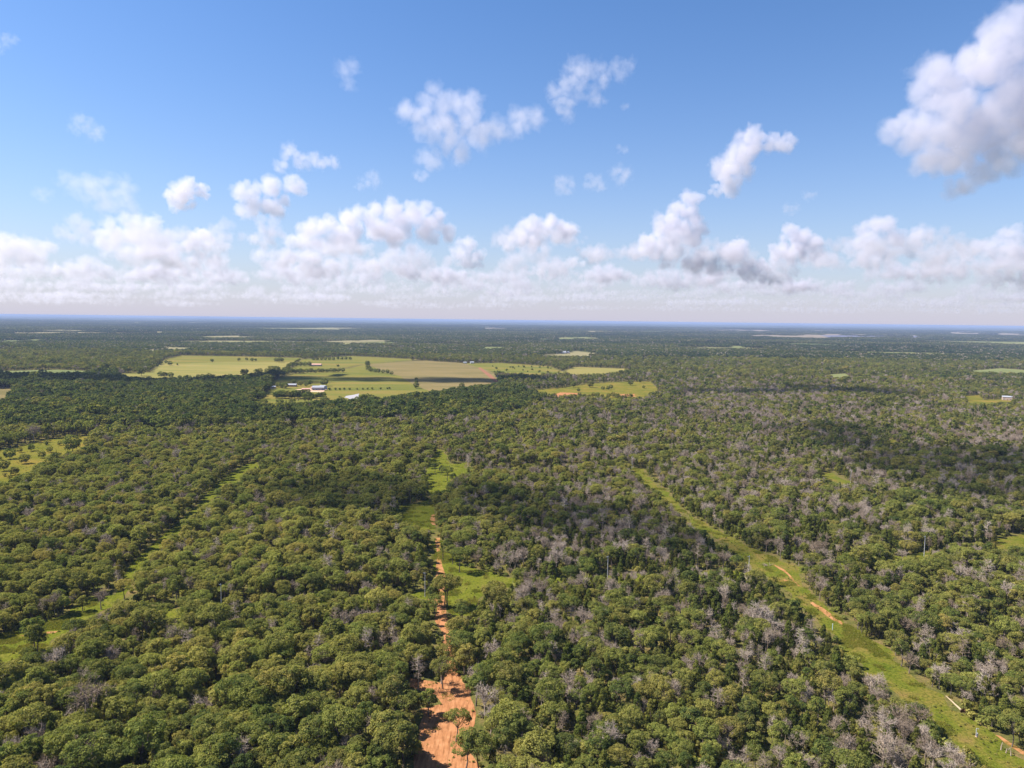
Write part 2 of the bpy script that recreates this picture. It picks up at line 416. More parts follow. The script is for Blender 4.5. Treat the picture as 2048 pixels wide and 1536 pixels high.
diffuse(n_, o_, mixc(n_, mr.outputs[0], mixc(n_, mr2.outputs[0], near_c, mid_c), far_c))
me.materials.append(m_)
obj('ground', me, kind='structure')

sheet('grass_clearing', CENTRE, 0.02, M['grass'], 0.35, 3)
sheet('grass_clearing', CENTRE_SHADE, 0.026, M['grass'], 0.35, 3)
sheet('grass_clearing', CENTRE_UP, 0.030, M['grass'], 0.35, 3)
sheet('grass_clearing', [(-120, 1290)] + LEFT_CLEAR[1:-1] + [(-120, 1360)], 0.034, M['grass'], 0.35, 3)
for p in (q for q in LANES if q is not TRACK_FAR):
    sheet('grass_lane', p, 0.012, M['grass'], 0.2, 1)
sheet('grass_ride', STRIP, 0.024, M['strip_grass'], 0.6, 2)
for p in RIGHT_BITS:
    sheet('grass_clearing', p, 0.02, M['strip_grass'], 0.2, 2)
sheet('meadow', [(x, y + (14 if k > 3 else 0)) for k, (x, y) in enumerate(MEADOW)], 0.03, M['meadow'], 0.25, 2)
sheet('dirt_track', TRACK_WIDE, 0.040, M['soil'], 0.22, 2)
sheet('dirt_track', TRACK_FAR, 0.048, M['ruts'], 0.12, 2)
sheet('dirt_track', TRACK_BIT, 0.052, M['ruts'], 0.12, 2)
for p in ([(1556, 1163), (1568, 1159), (1580, 1162), (1570, 1166)], [(1626, 1204), (1655, 1223), (1692, 1250), (1688, 1252), (1650, 1229), (1620, 1206)], [(1990, 1470), (2000, 1472), (2060, 1512), (2052, 1514)], [(1905, 1495), (1915, 1500), (1935, 1518), (1925, 1516)], [(1545, 1128), (1570, 1140), (1600, 1172), (1597, 1173), (1566, 1142)], [(30, 1273), (70, 1265), (118, 1262), (110, 1266), (60, 1272)]):
    sheet('bare_soil', p, 0.044, M['ruts'], 0.18, 3)
sheet('field', CORNER_FIELD, 0.06, M['brown_field'], 0.3, 2)
sheet('field', FIELD_LEFT, 0.06, M['hay_field'], 0.2, 1)
sheet('field', FIELD_LEFT_GREEN, 0.10, M['green_field'], 0.2, 2)
sheet('field', FIELD_BACK, 0.08, M['green_field'], 0.2, 1)
sheet('field', FIELD_MAIN, 0.06, M['green_field'], 0.2, 1)
sheet('field', FIELD_BROWN, 0.12, M['brown_field'], 0.4, 2)
sheet('field', FIELD_WEEDY, 0.14, M['green_field'], 0.2, 1)
sheet('field', FIELD_TAN, 0.16, M['hay_field'], 0.2, 1)
sheet('field', FIELD_RIGHT, 0.06, M['meadow'], 0.2, 1)
sheet('bare_soil', [(1105, 789), (1120, 785), (1160, 786), (1150, 793), (1110, 794)], 0.10, M['soil'], 0.5, 2)
sheet('bare_soil', [(1235, 789), (1270, 788), (1275, 793), (1245, 795)], 0.10, M['soil'], 0.5, 2)
sheet('bare_soil', [(590, 779), (618, 776), (655, 779), (640, 785), (600, 784)], 0.10, M['pale_soil'], 0.5, 2)
sheet('dirt_road', RED_ROAD, 0.18, M['red_soil'], 0.2, 1)
sheet('pond', POND, 0.10, flat_mat('pale_pond', (0.30, 0.285, 0.285), 0.05, 0.05), 0.2, 2)
sheet('field', RIGHT_YARD, 0.06, M['meadow'], 0.4, 2)
for k, (p, mt) in enumerate(FAR_BITS):
    sheet('far_field', p, 0.3 + 0.05 * k, M[mt], 0.1, 1)

# ---------------------------------------------------------------- trees
def leaf_quads(P, N, size, r):
    """one leaf spray per point: a small bent quad"""
    n = len(P)
    N = N / np.linalg.norm(N, axis=1, keepdims=True)
    t = r.normal(size=(n, 3))
    a = np.cross(N, t); a /= np.linalg.norm(a, axis=1, keepdims=True) + 1e-9
    b = np.cross(N, a)
    s = size * r.uniform(0.6, 1.35, (n, 1))
    e = r.uniform(0.55, 1.0, (n, 1))
    return np.stack([P - a * s, P - b * s * e + N * s * 0.25, P + a * s, P + b * s * e - N * s * 0.2], 1) * 1.0

def limb(r, p, q, r0, r1, seg=3, wob=0.12, sides=4):
    p, q = np.array(p, float), np.array(q, float)
    L = np.linalg.norm(q - p)
    pts = [p + (q - p) * k / seg + (r.normal(size=3) * wob * L / seg if 0 < k < seg else 0) for k in range(seg + 1)]
    rr = np.linspace(r0, r1, seg + 1)
    return np.concatenate([tube(pts[k], pts[k + 1], rr[k], rr[k + 1], sides) for k in range(seg)])

def oak(seed, n_puff, per, size, h=9.5, rx=3.7, rz=2.9, trunk_h=0.5, sparse=0.0, bend=0.3, low=-0.45):
    r = np.random.default_rng(seed)
    cz = h - rz
    # directions over the crown, lobed radius
    d = r.normal(size=(n_puff * 3, 3)); d /= np.linalg.norm(d, axis=1, keepdims=True)
    d = d[d[:, 2] > low][:n_puff]
    lobes = r.normal(size=(6, 3)); lobes /= np.linalg.norm(lobes, axis=1, keepdims=True)
    lob = np.max(d @ lobes.T, axis=1)
    rad = (0.52 + 0.46 * lob) * r.uniform(0.8, 1.06, len(d))
    cen = d * rad[:, None] * np.array([rx, rx, rz]) + np.array([0, 0, cz])
    cen[:, :2] += r.normal(size=2) * bend
    leaves, tints = [], []
    for c, dd in zip(cen, d):
        if r.random() < sparse:
            continue
        pr = r.uniform(0.75, 1.35) * rx / 3.7
        k = max(4, int(per * r.uniform(0.7, 1.3)))
        v = r.normal(size=(k, 3)) + np.array([0, 0, 0.45]) + dd * 0.6
        v /= np.linalg.norm(v, axis=1, keepdims=True)
        P = c + v * pr * np.array([1, 1, 0.72]) * r.uniform(0.75, 1.0, (k, 1))
        Nn = v + r.normal(size=(k, 3)) * 0.55 + np.array([0, 0, 0.35])
        leaves.append(leaf_quads(P, Nn, size, r))
        tints.append(np.full(k, r.normal() * 0.5) + r.normal(size=k) * 0.25)
    wood = []
    fork = np.array([r.normal() * bend, r.normal() * bend, h * trunk_h])
    wood.append(limb(r, (0, 0, -0.3), fork, 0.24, 0.16, 3, 0.08, 5))
    tips = cen[r.permutation(len(cen))[:max(6, len(cen) // 4)]]
    for c in tips:
        wood.append(limb(r, fork + r.normal(size=3) * 0.1, c, 0.10, 0.025, 3, 0.12, 3))
    # a few bare twigs
    for _ in range(10):
        c = tips[r.integers(len(tips))]
        wood.append(limb(r, c, c + r.normal(size=3) * 0.8 + np.array([0, 0, 0.8]), 0.03, 0.01, 2, 0.2, 3))
    return np.concatenate(leaves), np.concatenate(tints), np.concatenate(wood)

def cedar(seed, n_puff, per, size, h=8.0, rx=2.1):
    r = np.random.default_rng(seed)
    leaves, tints = [], []
    cen = []
    for k in range(n_puff):
        t = (k + r.random()) / n_puff
        t = t ** 0.85
        z = h * (0.12 + 0.86 * t)
        prof = rx * (1 - t) ** 0.62 * (0.55 + 0.45 * min(1, t * 6))
        a = r.random() * 6.283
        rr = prof * math.sqrt(r.uniform(0.25, 1))
        c = np.array([math.cos(a) * rr, math.sin(a) * rr, z])
        cen.append(c)
        dd = np.array([math.cos(a), math.sin(a), 0.7])
        pr = r.uniform(0.45, 0.8) * rx / 2.1
        kk = max(4, int(per * r.uniform(0.7, 1.3)))
        v = r.normal(size=(kk, 3)) + dd * 0.8
        v /= np.linalg.norm(v, axis=1, keepdims=True)
        P = c + v * pr * np.array([1, 1, 1.1]) * r.uniform(0.6, 1.0, (kk, 1))
        leaves.append(leaf_quads(P, v + r.normal(size=(kk, 3)) * 0.6, size, r))
        tints.append(np.full(kk, r.normal() * 0.45) + r.normal(size=kk) * 0.3)
    wood = [limb(r, (0, 0, -0.3), (r.normal() * 0.1, r.normal() * 0.1, h * 0.93), 0.17, 0.02, 4, 0.05, 5)]
    for c in cen[::4]:
        wood.append(limb(r, (0, 0, c[2] * 0.8), c, 0.04, 0.012, 2, 0.1, 3))
    return np.concatenate(leaves), np.concatenate(tints), np.concatenate(wood)

def dead(seed, h=9.0, spread=3.2, twigs=4, style='round', thick=1.0):
    """bare tree: trunk, limbs, branches and fine twigs"""
    r = np.random.default_rng(seed)
    wood, tw = [], []
    if style == 'snag':
        wood.append(limb(r, (0, 0, -0.3), (r.normal() * 0.3, r.normal() * 0.3, h), 0.17, 0.03, 5, 0.03, 5))
        starts = []
        for k in range(34):
            z = h * r.uniform(0.35, 0.97)
            a = r.random() * 6.283
            L = spread * (1.15 - z / h) * r.uniform(0.6, 1.1) + 0.3
            q = np.array([math.cos(a) * L, math.sin(a) * L, z + L * r.uniform(-0.1, 0.45)])
            wood.append(limb(r, (0, 0, z), q, 0.045 * thick, 0.018 * thick, 3, 0.08, 3))
            starts.append((np.array([0, 0, z]), q))
        n_t = 5
    else:
        fork = np.array([r.normal() * 0.3, r.normal() * 0.3, h * 0.38])
        wood.append(limb(r, (0, 0, -0.3), fork, 0.22, 0.15, 3, 0.05, 5))
        starts = []
        for k in range(9):
            a = k * 2.4 + r.normal() * 0.3
            e = r.uniform(0.35, 1.25)
            L = (h - fork[2]) * r.uniform(0.55, 0.8)
            q = fork + np.array([math.cos(a) * math.cos(e) * spread * 0.75, math.sin(a) * math.cos(e) * spread * 0.75, math.sin(e) * L])
            wood.append(limb(r, fork, q, 0.10 * thick, 0.05 * thick, 3, 0.12, 4))
            for j in range(6):
                t = r.uniform(0.4, 1.0)
                b0 = fork + (q - fork) * t
                v = r.normal(size=3) + np.array([math.cos(a), math.sin(a), 1.1]) * 0.8
                v /= np.linalg.norm(v)
                b1 = b0 + v * r.uniform(0.9, 1.7) * spread / 3.2
                wood.append(limb(r, b0, b1, 0.042 * thick, 0.02 * thick, 2, 0.12, 3))
                starts.append((b0, b1))
        n_t = 7
    for b0, b1 in starts:
        for j in range(n_t * twigs // 4):
            t = r.uniform(0.3, 1.0)
            c0 = b0 + (b1 - b0) * t
            v = r.normal(size=3) * 0.8 + (b1 - b0) / (np.linalg.norm(b1 - b0) + 1e-6) + np.array([0, 0, 0.35])
            v /= np.linalg.norm(v)
            L = r.uniform(0.5, 1.1)
            side = np.cross(v, r.normal(size=3)); side /= np.linalg.norm(side) + 1e-9
            w_ = 0.022 * thick
            c1 = c0 + v * L
            tw.append([c0 - side * w_, c0 + side * w_, c1 + side * w_ * 0.5, c1 - side * w_ * 0.5])
            for s in (-1, 1):
                v2 = v + side * s * 0.7 + r.normal(size=3) * 0.3
                v2 /= np.linalg.norm(v2)
                m0 = c0 + v * L * r.uniform(0.4, 0.8)
                m1 = m0 + v2 * L * 0.55
                sd = np.cross(v2, v); sd /= np.linalg.norm(sd) + 1e-9
                tw.append([m0 - sd * w_ * 0.7, m0 + sd * w_ * 0.7, m1 + sd * w_ * 0.35, m1 - sd * w_ * 0.35])
    return np.concatenate(wood), np.array(tw)

# prototypes -------------------------------------------------------
PR = {'oak': [], 'cedar': [], 'dead': []}        # near: separate crown and trunk meshes
for k in range(8):
    hh = 9.5 + 0.5 * (k % 3)
    lv, ti, wd = oak(100 + k, 50 + 4 * (k % 4), 66, 0.175, hh, (3.6, 3.0, 4.1, 2.6, 3.4, 3.9, 2.8, 3.2)[k], (2.7, 3.3, 2.4, 3.5, 2.9, 2.6, 3.9, 3.0)[k], 0.42 + 0.03 * (k % 3), 0.05 * (k % 4))
    PR['oak'].append((quad_mesh('oak_crown', lv, [M['oak_leaf']], tint=ti), quad_mesh('oak_trunk', wd, [M['bark']]), lv, ti, wd))
PR['open'] = []
for k in range(5):
    lv, ti, wd = oak(150 + k, 60, 30, 0.30, 8.2 + 0.4 * (k % 3), 4.1, 3.75, 0.25, 0.0, 0.2, -0.9)
    PR['open'].append((quad_mesh('open_crown', lv, [M['oak_leaf']], tint=ti), quad_mesh('open_trunk', wd, [M['bark']])))
for k in range(4):
    lv, ti, wd = cedar(200 + k, 56, 46, 0.155, 7.6 + 0.6 * k, 2.0 + 0.15 * (k % 2))
    PR['cedar'].append((quad_mesh('juniper_crown', lv, [M['cedar_leaf']], tint=ti), quad_mesh('juniper_trunk', wd, [M['bark']]), lv, ti, wd))
for k in range(6):
    wd, tw = dead(300 + k, 8.6 + 0.5 * (k % 3), 3.0 + 0.25 * (k % 2), 5, 'snag' if k in (4, 5) else 'round', 1.25)
    PR['dead'].append((quad_mesh('bare_twigs', tw, [M['dead_wood']]), quad_mesh('bare_trunk', wd, [M['dead_wood']]), tw, None, wd))

def proto_collection(name, items):
    col = bpy.data.collections.new(name)
    for k, me in enumerate(items):
        o = bpy.data.objects.new('%s_%02d' % (name, k), me)
        col.objects.link(o)
    return col

def whole(parts, leafm, woodm):
    lv, ti, wd = parts
    Q = np.concatenate([lv, wd])
    mi = np.concatenate([np.zeros(len(lv)), np.ones(len(wd))])
    t = np.concatenate([ti if ti is not None else np.zeros(len(lv)), np.zeros(len(wd))])
    return quad_mesh('tree', Q, [leafm, woodm], mi, t)

near_items = [whole(p[2:], M['oak_leaf'], M['bark']) for p in PR['oak']] + [whole(p[2:], M['cedar_leaf'], M['bark']) for p in PR['cedar']] + [whole(p[2:], M['dead_wood'], M['dead_wood']) for p in PR['dead']]
mid_items = []
for k in range(8):
    mid_items.append(whole(oak(400 + k, 30, 16, 0.46, 9.5 + 0.5 * (k % 3), (3.6, 3.0, 4.1, 2.6, 3.4, 3.9, 2.8, 3.2)[k], (2.7, 3.3, 2.4, 3.5, 2.9, 2.6, 3.9, 3.0)[k]), M['oak_leaf'], M['bark']))
for k in range(4):
    mid_items.append(whole(cedar(500 + k, 26, 12, 0.40, 8.0), M['cedar_leaf'], M['bark']))
for k in range(6):
    wd, tw = dead(600 + k, 9, 3.2, 3, 'snag' if k == 5 else 'round', 2.0)
    mid_items.append(whole((tw, None, wd), M['dead_wood'], M['dead_wood']))

def tile(seed, size, n, bare=0.1):
    r = np.random.default_rng(seed)
    L, T, W, D = [], [], [], []
    g = int(math.sqrt(n))
    for i in range(g):
        for j in range(g):
            x = (i + 0.5 + r.uniform(-.5, .5)) / g * size - size / 2
            y = (j + 0.5 + r.uniform(-.5, .5)) / g * size - size / 2
            sc = r.uniform(0.75, 1.35)
            k = 34
            v = r.normal(size=(k, 3)) + np.array([0, 0, 0.5]); v /= np.linalg.norm(v, axis=1, keepdims=True)
            P = np.array([x, y, 6.0 * sc + r.uniform(-1, 1)]) + v * np.array([3.9, 3.9, 3.2]) * sc * r.uniform(0.75, 1.05, (k, 1))
            q = leaf_quads(P, v + r.normal(size=(k, 3)) * 0.5, 1.15, r)
            if r.random() < bare:
                D.append(q * 1.0)
            else:
                L.append(q); T.append(np.full(k, r.normal() * 0.6) + r.normal(size=k) * 0.2)
    lv, ti = np.concatenate(L), np.concatenate(T)
    wd = np.concatenate(D) if D else np.zeros((0, 4, 3))
    wd = wd[::2]
    return whole((lv, ti, wd), M['far_leaf_shaded'], M['dead_wood'])

# scatter -----------------------------------------------------------
def grid(y0, y1, sp, jit=0.48, slope=0.80, pad=70):
    ys = np.arange(y0, y1, sp)
    X, Y = [], []
    for y in ys:
        w_ = slope * y + pad
        xs = np.arange(-w_, w_, sp) + rng.uniform(0, sp)
        X.append(xs); Y.append(np.full(len(xs), y))
    X, Y = np.concatenate(X), np.concatenate(Y)
    return X + rng.uniform(-jit, jit, len(X)) * sp, Y + rng.uniform(-jit, jit, len(Y)) * sp

def clear_mask(X, Y, H, polys, rad=0.0):
    """True where a tree of height H would stand on or hide open ground"""
    bad = np.zeros(len(X), bool)
    for z in (0.0, 0.45, 0.85):
        pp = proj(np.stack([X, Y, H * z], 1))
        for p in polys:
            bad |= inside(pp, p)
    if rad:
        for s in (-1, 1):
            pp = proj(np.stack([X + s * rad, Y, H * 0.65], 1))
            for p in polys:
                bad |= inside(pp, p)
    return bad

def blob(pp, cx, cy, rx, ry, w_):
    return w_ * np.exp(-((pp[:, 0] - cx) / rx) ** 2 - ((pp[:, 1] - cy) / ry) ** 2)

def species(X, Y):
    """share of bare trees and junipers, tone of the leaves at each spot"""
    pp = proj(np.stack([X, Y, np.full(len(X), 6.0)], 1))
    right = 1 / (1 + np.exp(-(pp[:, 0] - 930) / 90))
    bare = 0.13 + 0.09 * right
    for b in ((1500, 815, 260, 45, .45), (1180, 1080, 260, 60, .40), (1420, 1250, 130, 90, .35), (1770, 1490, 120, 70, .55), (700, 870, 110, 40, .35), (1980, 880, 150, 50, .35),
              (1050, 930, 200, 60, .18), (1500, 960, 300, 70, .20), (1650, 1040, 200, 40, .22), (1300, 1400, 200, 100, .10), (330, 1010, 200, 60, .06)):
        bare += blob(pp, *b) * 0.55
    bare *= 0.6 + 0.8 * vnoise(X, Y, 28, 3)
    lush = inside(pp, LUSH)
    bare = np.where(lush, 0.02, bare)
    bare = np.where(Y > 1500, bare * 0.4, bare)
    ced = (0.08 + 0.30 * right) * (0.3 + 1.4 * vnoise(X, Y, 40, 5))
    ced = np.where(lush, 0.05, ced)
    tone = 0.33 + 0.34 * (vnoise(X, Y, 60, 8) - 0.5) + 0.22 * (vnoise(X, Y, 260, 9) - 0.5)
    tone = np.where(lush, 0.02 + 0.3 * (vnoise(X, Y, 60, 4) - 0.5), tone)
    return pp, bare, ced, tone, lush

def pick(X, Y):
    pp, bare, ced, tone, lush = species(X, Y)
    u = rng.random(len(X))
    kind = np.where(u < bare, 2, np.where(u < bare + ced, 1, 0))
    var = rng.integers(0, 24, len(X))
    idx = np.where(kind == 0, var % 8, np.where(kind == 1, 8 + var % 4, 12 + var % 6))
    sc = np.exp(rng.normal(0, 0.20, len(X))) * np.where(lush, 1.02, 0.77)
    sc *= 0.9 + 0.3 * vnoise(X, Y, 120, 12)
    sc = np.where(kind == 2, sc * 1.17, sc)
    return kind, idx, sc, tone + rng.normal(0, 0.13, len(X)), lush

def scatter_object(name, col, X, Y, idx, sc, tone, zsc=None, Z=None):
    n = len(X)
    me = bpy.data.meshes.new(name)
    me.vertices.add(n)
    co = np.stack([X, Y, np.zeros(n) if Z is None else Z], 1).astype(np.float32)
    me.vertices.foreach_set('co', co.reshape(-1))
    a = me.attributes.new('pick', 'INT', 'POINT'); a.data.foreach_set('value', np.asarray(idx, np.int32))
    a = me.attributes.new('tone', 'FLOAT', 'POINT'); a.data.foreach_set('value', np.asarray(tone, np.float32))
    rot = np.zeros((n, 3), np.float32); rot[:, 2] = rng.uniform(0, 6.283, n); rot[:, :2] = rng.normal(0, 0.04, (n, 2))
    a = me.attributes.new('turn', 'FLOAT_VECTOR', 'POINT'); a.data.foreach_set('vector', rot.reshape(-1))
    s3 = np.stack([sc, sc, sc if zsc is None else zsc], 1).astype(np.float32)
    a = me.attributes.new('size', 'FLOAT_VECTOR', 'POINT'); a.data.foreach_set('vector', s3.reshape(-1))
    o = obj(name, me, kind='stuff')
    ng = bpy.data.node_groups.new(name, 'GeometryNodeTree')
    ng.interface.new_socket('Geometry', in_out='INPUT', socket_type='NodeSocketGeometry')
    ng.interface.new_socket('Geometry', in_out='OUTPUT', socket_type='NodeSocketGeometry')
    N, l = ng.nodes.new, ng.links.new
    gi, go = N('NodeGroupInput'), N('NodeGroupOutput')
    ci = N('GeometryNodeCollectionInfo')
    ci.inputs['Collection'].default_value = col
    ci.inputs['Separate Children'].default_value = True
    ci.inputs['Reset Children'].default_value = True
    ip = N('GeometryNodeInstanceOnPoints')
    ip.inputs['Pick Instance'].default_value = True
    def named(nm, ty):
        k = N('GeometryNodeInputNamedAttribute'); k.data_type = ty; k.inputs[0].default_value = nm
        return k.outputs[0]
    l(gi.outputs[0], ip.inputs['Points'])
    l(ci.outputs[0], ip.inputs['Instance'])
    l(named('pick', 'INT'), ip.inputs['Instance Index'])
    l(named('turn', 'FLOAT_VECTOR'), ip.inputs['Rotation'])
    l(named('size', 'FLOAT_VECTOR'), ip.inputs['Scale'])
    l(ip.outputs[0], go.inputs[0])
    md = o.modifiers.new('scatter', 'NODES'); md.node_group = ng
    return o

near_col = proto_collection('near_tree', near_items)
mid_col = proto_collection('mid_tree', mid_items)

# nearest woodland
X, Y = grid(95, 620, 4.05)
kind, idx, sc, tone, lush = pick(X, Y)
keep = ~clear_mask(X, Y, 8.5 * sc, OPEN, 2.0) & ~clear_mask(X, Y, 8.5 * sc, [TRACK_WIDE, LEFT_CLEAR, CENTRE], 3.6)
keep &= rng.random(len(X)) > 0.04
pb_ = proj(np.stack([X, Y, np.zeros(len(X))], 1))
for p in LANES:
    keep &= ~inside(pb_, p)
X, Y, kind, idx, sc, tone = (v[keep] for v in (X, Y, kind, idx, sc, tone))

# the trees that show largest become things of their own
pp = proj(np.stack([X, Y, 6 * sc], 1))
dist = np.sqrt(X ** 2 + Y ** 2 + 109 ** 2)
seen = (pp[:, 0] > -20) & (pp[:, 0] < 2068) & (pp[:, 1] < 1550) & (pp[:, 1] > 600)
app = np.where(seen, sc / dist, 0)
single = np.zeros(len(X), bool)
for kd in (0, 1, 2):
    ids = np.where(kind == kd)[0]
    ids = ids[np.argsort(-app[ids])][:275]
    single[ids[app[ids] > 0]] = True

def where_phrase(x, y):
    p = proj([(x, y, 0.0)])[0]
    tx = np.interp(p[1], [1130, 1200, 1330, 1440, 1640], [876, 882, 905, 900, 890])
    sxm = np.interp(p[1], [936, 1010, 1100, 1200, 1320, 1440, 1536], [1270, 1345, 1478, 1600, 1740, 1895, 2010])
    dpt = p[0] - tx
    dst = p[0] - sxm
    if abs(dst) < 120:
        return 'beside the long grass ride'
    if abs(dpt) < 120 and p[1] > 1190:
        return 'beside the orange dirt track'
    if dpt < 0:
        return 'between dirt track and grassy clearing' if p[0] > 430 else 'near the small grassy clearing'
    if dst < 0:
        return 'between dirt track and grass ride'
    return 'beyond the long grass ride'

NEAR = []
def neighbour(x, y, kd):
    """what the nearest other tree is"""
    d = (NEAR[0] - x) ** 2 + (NEAR[1] - y) ** 2
    d[d < 0.01] = 1e9
    o = np.argsort(d)[:2]
    if math.sqrt(d[o[0]]) > 5.5:
        return 'standing apart'
    a, b = (int(NEAR[2][k]) for k in o)
    w = ('oak', 'juniper', 'dead tree')
    if a == b:
        return 'amid %ss' % w[a]
    return 'against %s %s' % ('an' if a == 0 else 'a', w[a])

def tone_word(t):
    return 'dark green' if t < 0.24 else ('olive green' if t < 0.40 else 'yellow green')

def size_word(s):
    return 'small' if s < 0.68 else ('large' if s > 0.90 else 'medium')

def tree_thing(kd, k, x, y, s, t, label=None, group=None, turn=None, zs=1.0, tilt=(0, 0)):
    nm = ('oak_tree', 'juniper_tree', 'bare_tree', 'field_tree')[kd]
    pr = PR[('oak', 'cedar', 'dead', 'open')[kd]]
    kd = kd % 3
    crown, trunk = pr[k % len(pr)][:2]
    e = bpy.data.objects.new(nm, None)
    C.objects.link(e)
    e.empty_display_size = 0.5
    e.location = (x, y, 0)
    e.rotation_euler = (tilt[0], tilt[1], rng.uniform(0, 6.283) if turn is None else turn)
    e.scale = (s, s, s * zs)
    wp = where_phrase(x, y)
    nb = neighbour(x, y, kd) if label is None else ''
    if kd == 0:
        lab = label or '%s %s oak %s %s' % (size_word(s), tone_word(t), nb, wp)
        e['category'] = 'tree'
        e['group'] = group or 'oaks ' + wp
    elif kd == 1:
        lab = label or '%s %s pointed juniper %s %s' % (size_word(s), tone_word(t), nb, wp)
        e['category'] = 'tree'
        e['group'] = group or 'junipers ' + wp
    else:
        st = 'dead snag' if k % 6 in (4, 5) else 'bare dead tree'
        lab = label or '%s grey %s %s %s' % (size_word(s), st, nb, wp)
        e['category'] = 'dead tree'
        e['group'] = group or 'dead trees ' + wp
    if label and not group:
        del e['group']
    e['label'] = lab
    c = obj('crown', crown, e); c['tone'] = float(t)
    obj('trunk', trunk, e)
    return e

NEAR[:] = [X, Y, kind]
for i in np.where(single)[0]:
    k = idx[i] if kind[i] == 0 else (idx[i] - 8 if kind[i] == 1 else idx[i] - 12)
    tree_thing(kind[i], int(k), X[i], Y[i], float(sc[i]), float(tone[i]))

rest = ~single
for kd, nm in ((0, 'oak_woodland'), (1, 'juniper_woodland'), (2, 'bare_woodland')):
    q = rest & (kind == kd)
    scatter_object(nm, near_col, X[q], Y[q], idx[q], sc[q], tone[q])

# middle distance
Xa, Ya = grid(620, 1300, 5.0, pad=60)
Xb, Yb = grid(1300, 2250, 6.8, pad=60)
X2, Y2 = np.concatenate([Xa, Xb]), np.concatenate([Ya, Yb])
kind, idx, sc, tone, lush = pick(X2, Y2)
sc = np.where(Y2 > 1300, sc * 1.12, sc)
tone = tone - 0.09 * np.clip((Y2 - 620) / 600, 0, 1)
keep = ~clear_mask(X2, Y2, 7.5 * sc, OPEN + FAR_OPEN)
keep &= rng.random(len(X2)) > 0.04
for kd, nm in ((0, 'oak_woodland'), (1, 'juniper_woodland'), (2, 'bare_woodland')):
    q = keep & (kind == kd)
    scatter_object(nm, mid_col, X2[q], Y2[q], idx[q], sc[q], tone[q])

# far woodland in blocks of trees
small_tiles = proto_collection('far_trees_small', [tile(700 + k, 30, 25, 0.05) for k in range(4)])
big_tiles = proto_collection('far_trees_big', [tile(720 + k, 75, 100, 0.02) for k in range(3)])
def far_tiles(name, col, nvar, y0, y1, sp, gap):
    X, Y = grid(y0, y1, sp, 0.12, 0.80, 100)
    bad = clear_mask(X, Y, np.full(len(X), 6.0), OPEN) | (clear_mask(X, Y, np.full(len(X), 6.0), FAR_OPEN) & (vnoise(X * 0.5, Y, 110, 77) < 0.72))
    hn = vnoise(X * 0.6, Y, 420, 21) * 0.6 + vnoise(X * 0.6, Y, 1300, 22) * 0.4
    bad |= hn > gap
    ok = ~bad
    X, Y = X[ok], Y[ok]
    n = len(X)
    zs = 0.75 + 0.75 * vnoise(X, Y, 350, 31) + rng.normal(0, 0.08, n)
    t = 0.05 + 0.55 * (vnoise(X * 0.5, Y, 450, 33) - 0.45) + rng.normal(0, 0.05, n)  # broad noise paints cloud-shadow banding into the leaf tone
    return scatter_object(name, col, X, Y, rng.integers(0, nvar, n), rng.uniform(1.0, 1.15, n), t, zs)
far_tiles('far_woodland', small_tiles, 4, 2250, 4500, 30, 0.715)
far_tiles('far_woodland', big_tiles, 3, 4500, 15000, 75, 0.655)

# ---------------------------------------------------------------- undergrowth and grass
def shrub(seed, per=26, size=0.22):
    r = np.random.default_rng(seed)
    L, T, W = [], [], []
    for k in range(9):
        a = r.random() * 6.283
        c = np.array([math.cos(a) * r.uniform(0, 0.9), math.sin(a) * r.uniform(0, 0.9), r.uniform(0.5, 1.5)])
        v = r.normal(size=(per, 3)) + np.array([0, 0, 0.5]); v /= np.linalg.norm(v, axis=1, keepdims=True)
        L.append(leaf_quads(c + v * np.array([0.65, 0.65, 0.5]), v + r.normal(size=(per, 3)) * 0.5, size, r))
        T.append(np.full(per, r.normal() * 0.5) + r.normal(size=per) * 0.25)
        W.append(limb(r, (0, 0, -0.1), c, 0.03, 0.012, 2, 0.1, 3))
    return np.concatenate(L), np.concatenate(T), np.concatenate(W)

SHRUBS = [shrub(800 + k) for k in range(4)]
shrub_col = proto_collection('shrub', [whole(s_, M['oak_leaf'], M['bark']) for s_ in SHRUBS])
HARD = [TRACK_WIDE, TRACK_FAR, STRIP, CENTRE, CENTRE_SHADE, CENTRE_UP, LEFT_CLEAR, MEADOW, LEFT_CUT] + LANES + RIGHT_BITS
Xs, Ys = grid(95, 520, 3.6)
ok = ~clear_mask(Xs, Ys, np.full(len(Xs), 1.6), HARD)
ok &= rng.random(len(Xs)) < 0.50 + 0.5 * vnoise(Xs, Ys, 20, 41)
Xs, Ys = Xs[ok], Ys[ok]
ss = np.exp(rng.normal(0, 0.35, len(Xs)))
scatter_object('undergrowth', shrub_col, Xs, Ys, rng.integers(0, 4, len(Xs)), ss, 0.22 + 0.3 * vnoise(Xs, Ys, 25, 44) + rng.normal(0, 0.1, len(Xs)), ss * rng.uniform(0.6, 1.2, len(Xs)))
def in_px(poly, n, ymin=None):
    xs, ys = [p[0] for p in poly], [p[1] for p in poly]
    c = np.array([tuple(G(x, y)) for x, y in poly])
    x0, x1, y0, y1 = c[:, 0].min(), c[:, 0].max(), c[:, 1].min(), c[:, 1].max()
    out = np.zeros((0, 2))
    while len(out) < n:
        q = np.stack([rng.uniform(x0, x1, 4 * n), rng.uniform(y0, y1, 4 * n)], 1)
        q = q[inside(proj(np.column_stack([q, np.zeros(len(q))])), poly)]
        out = np.concatenate([out, q])
    return out[:n]

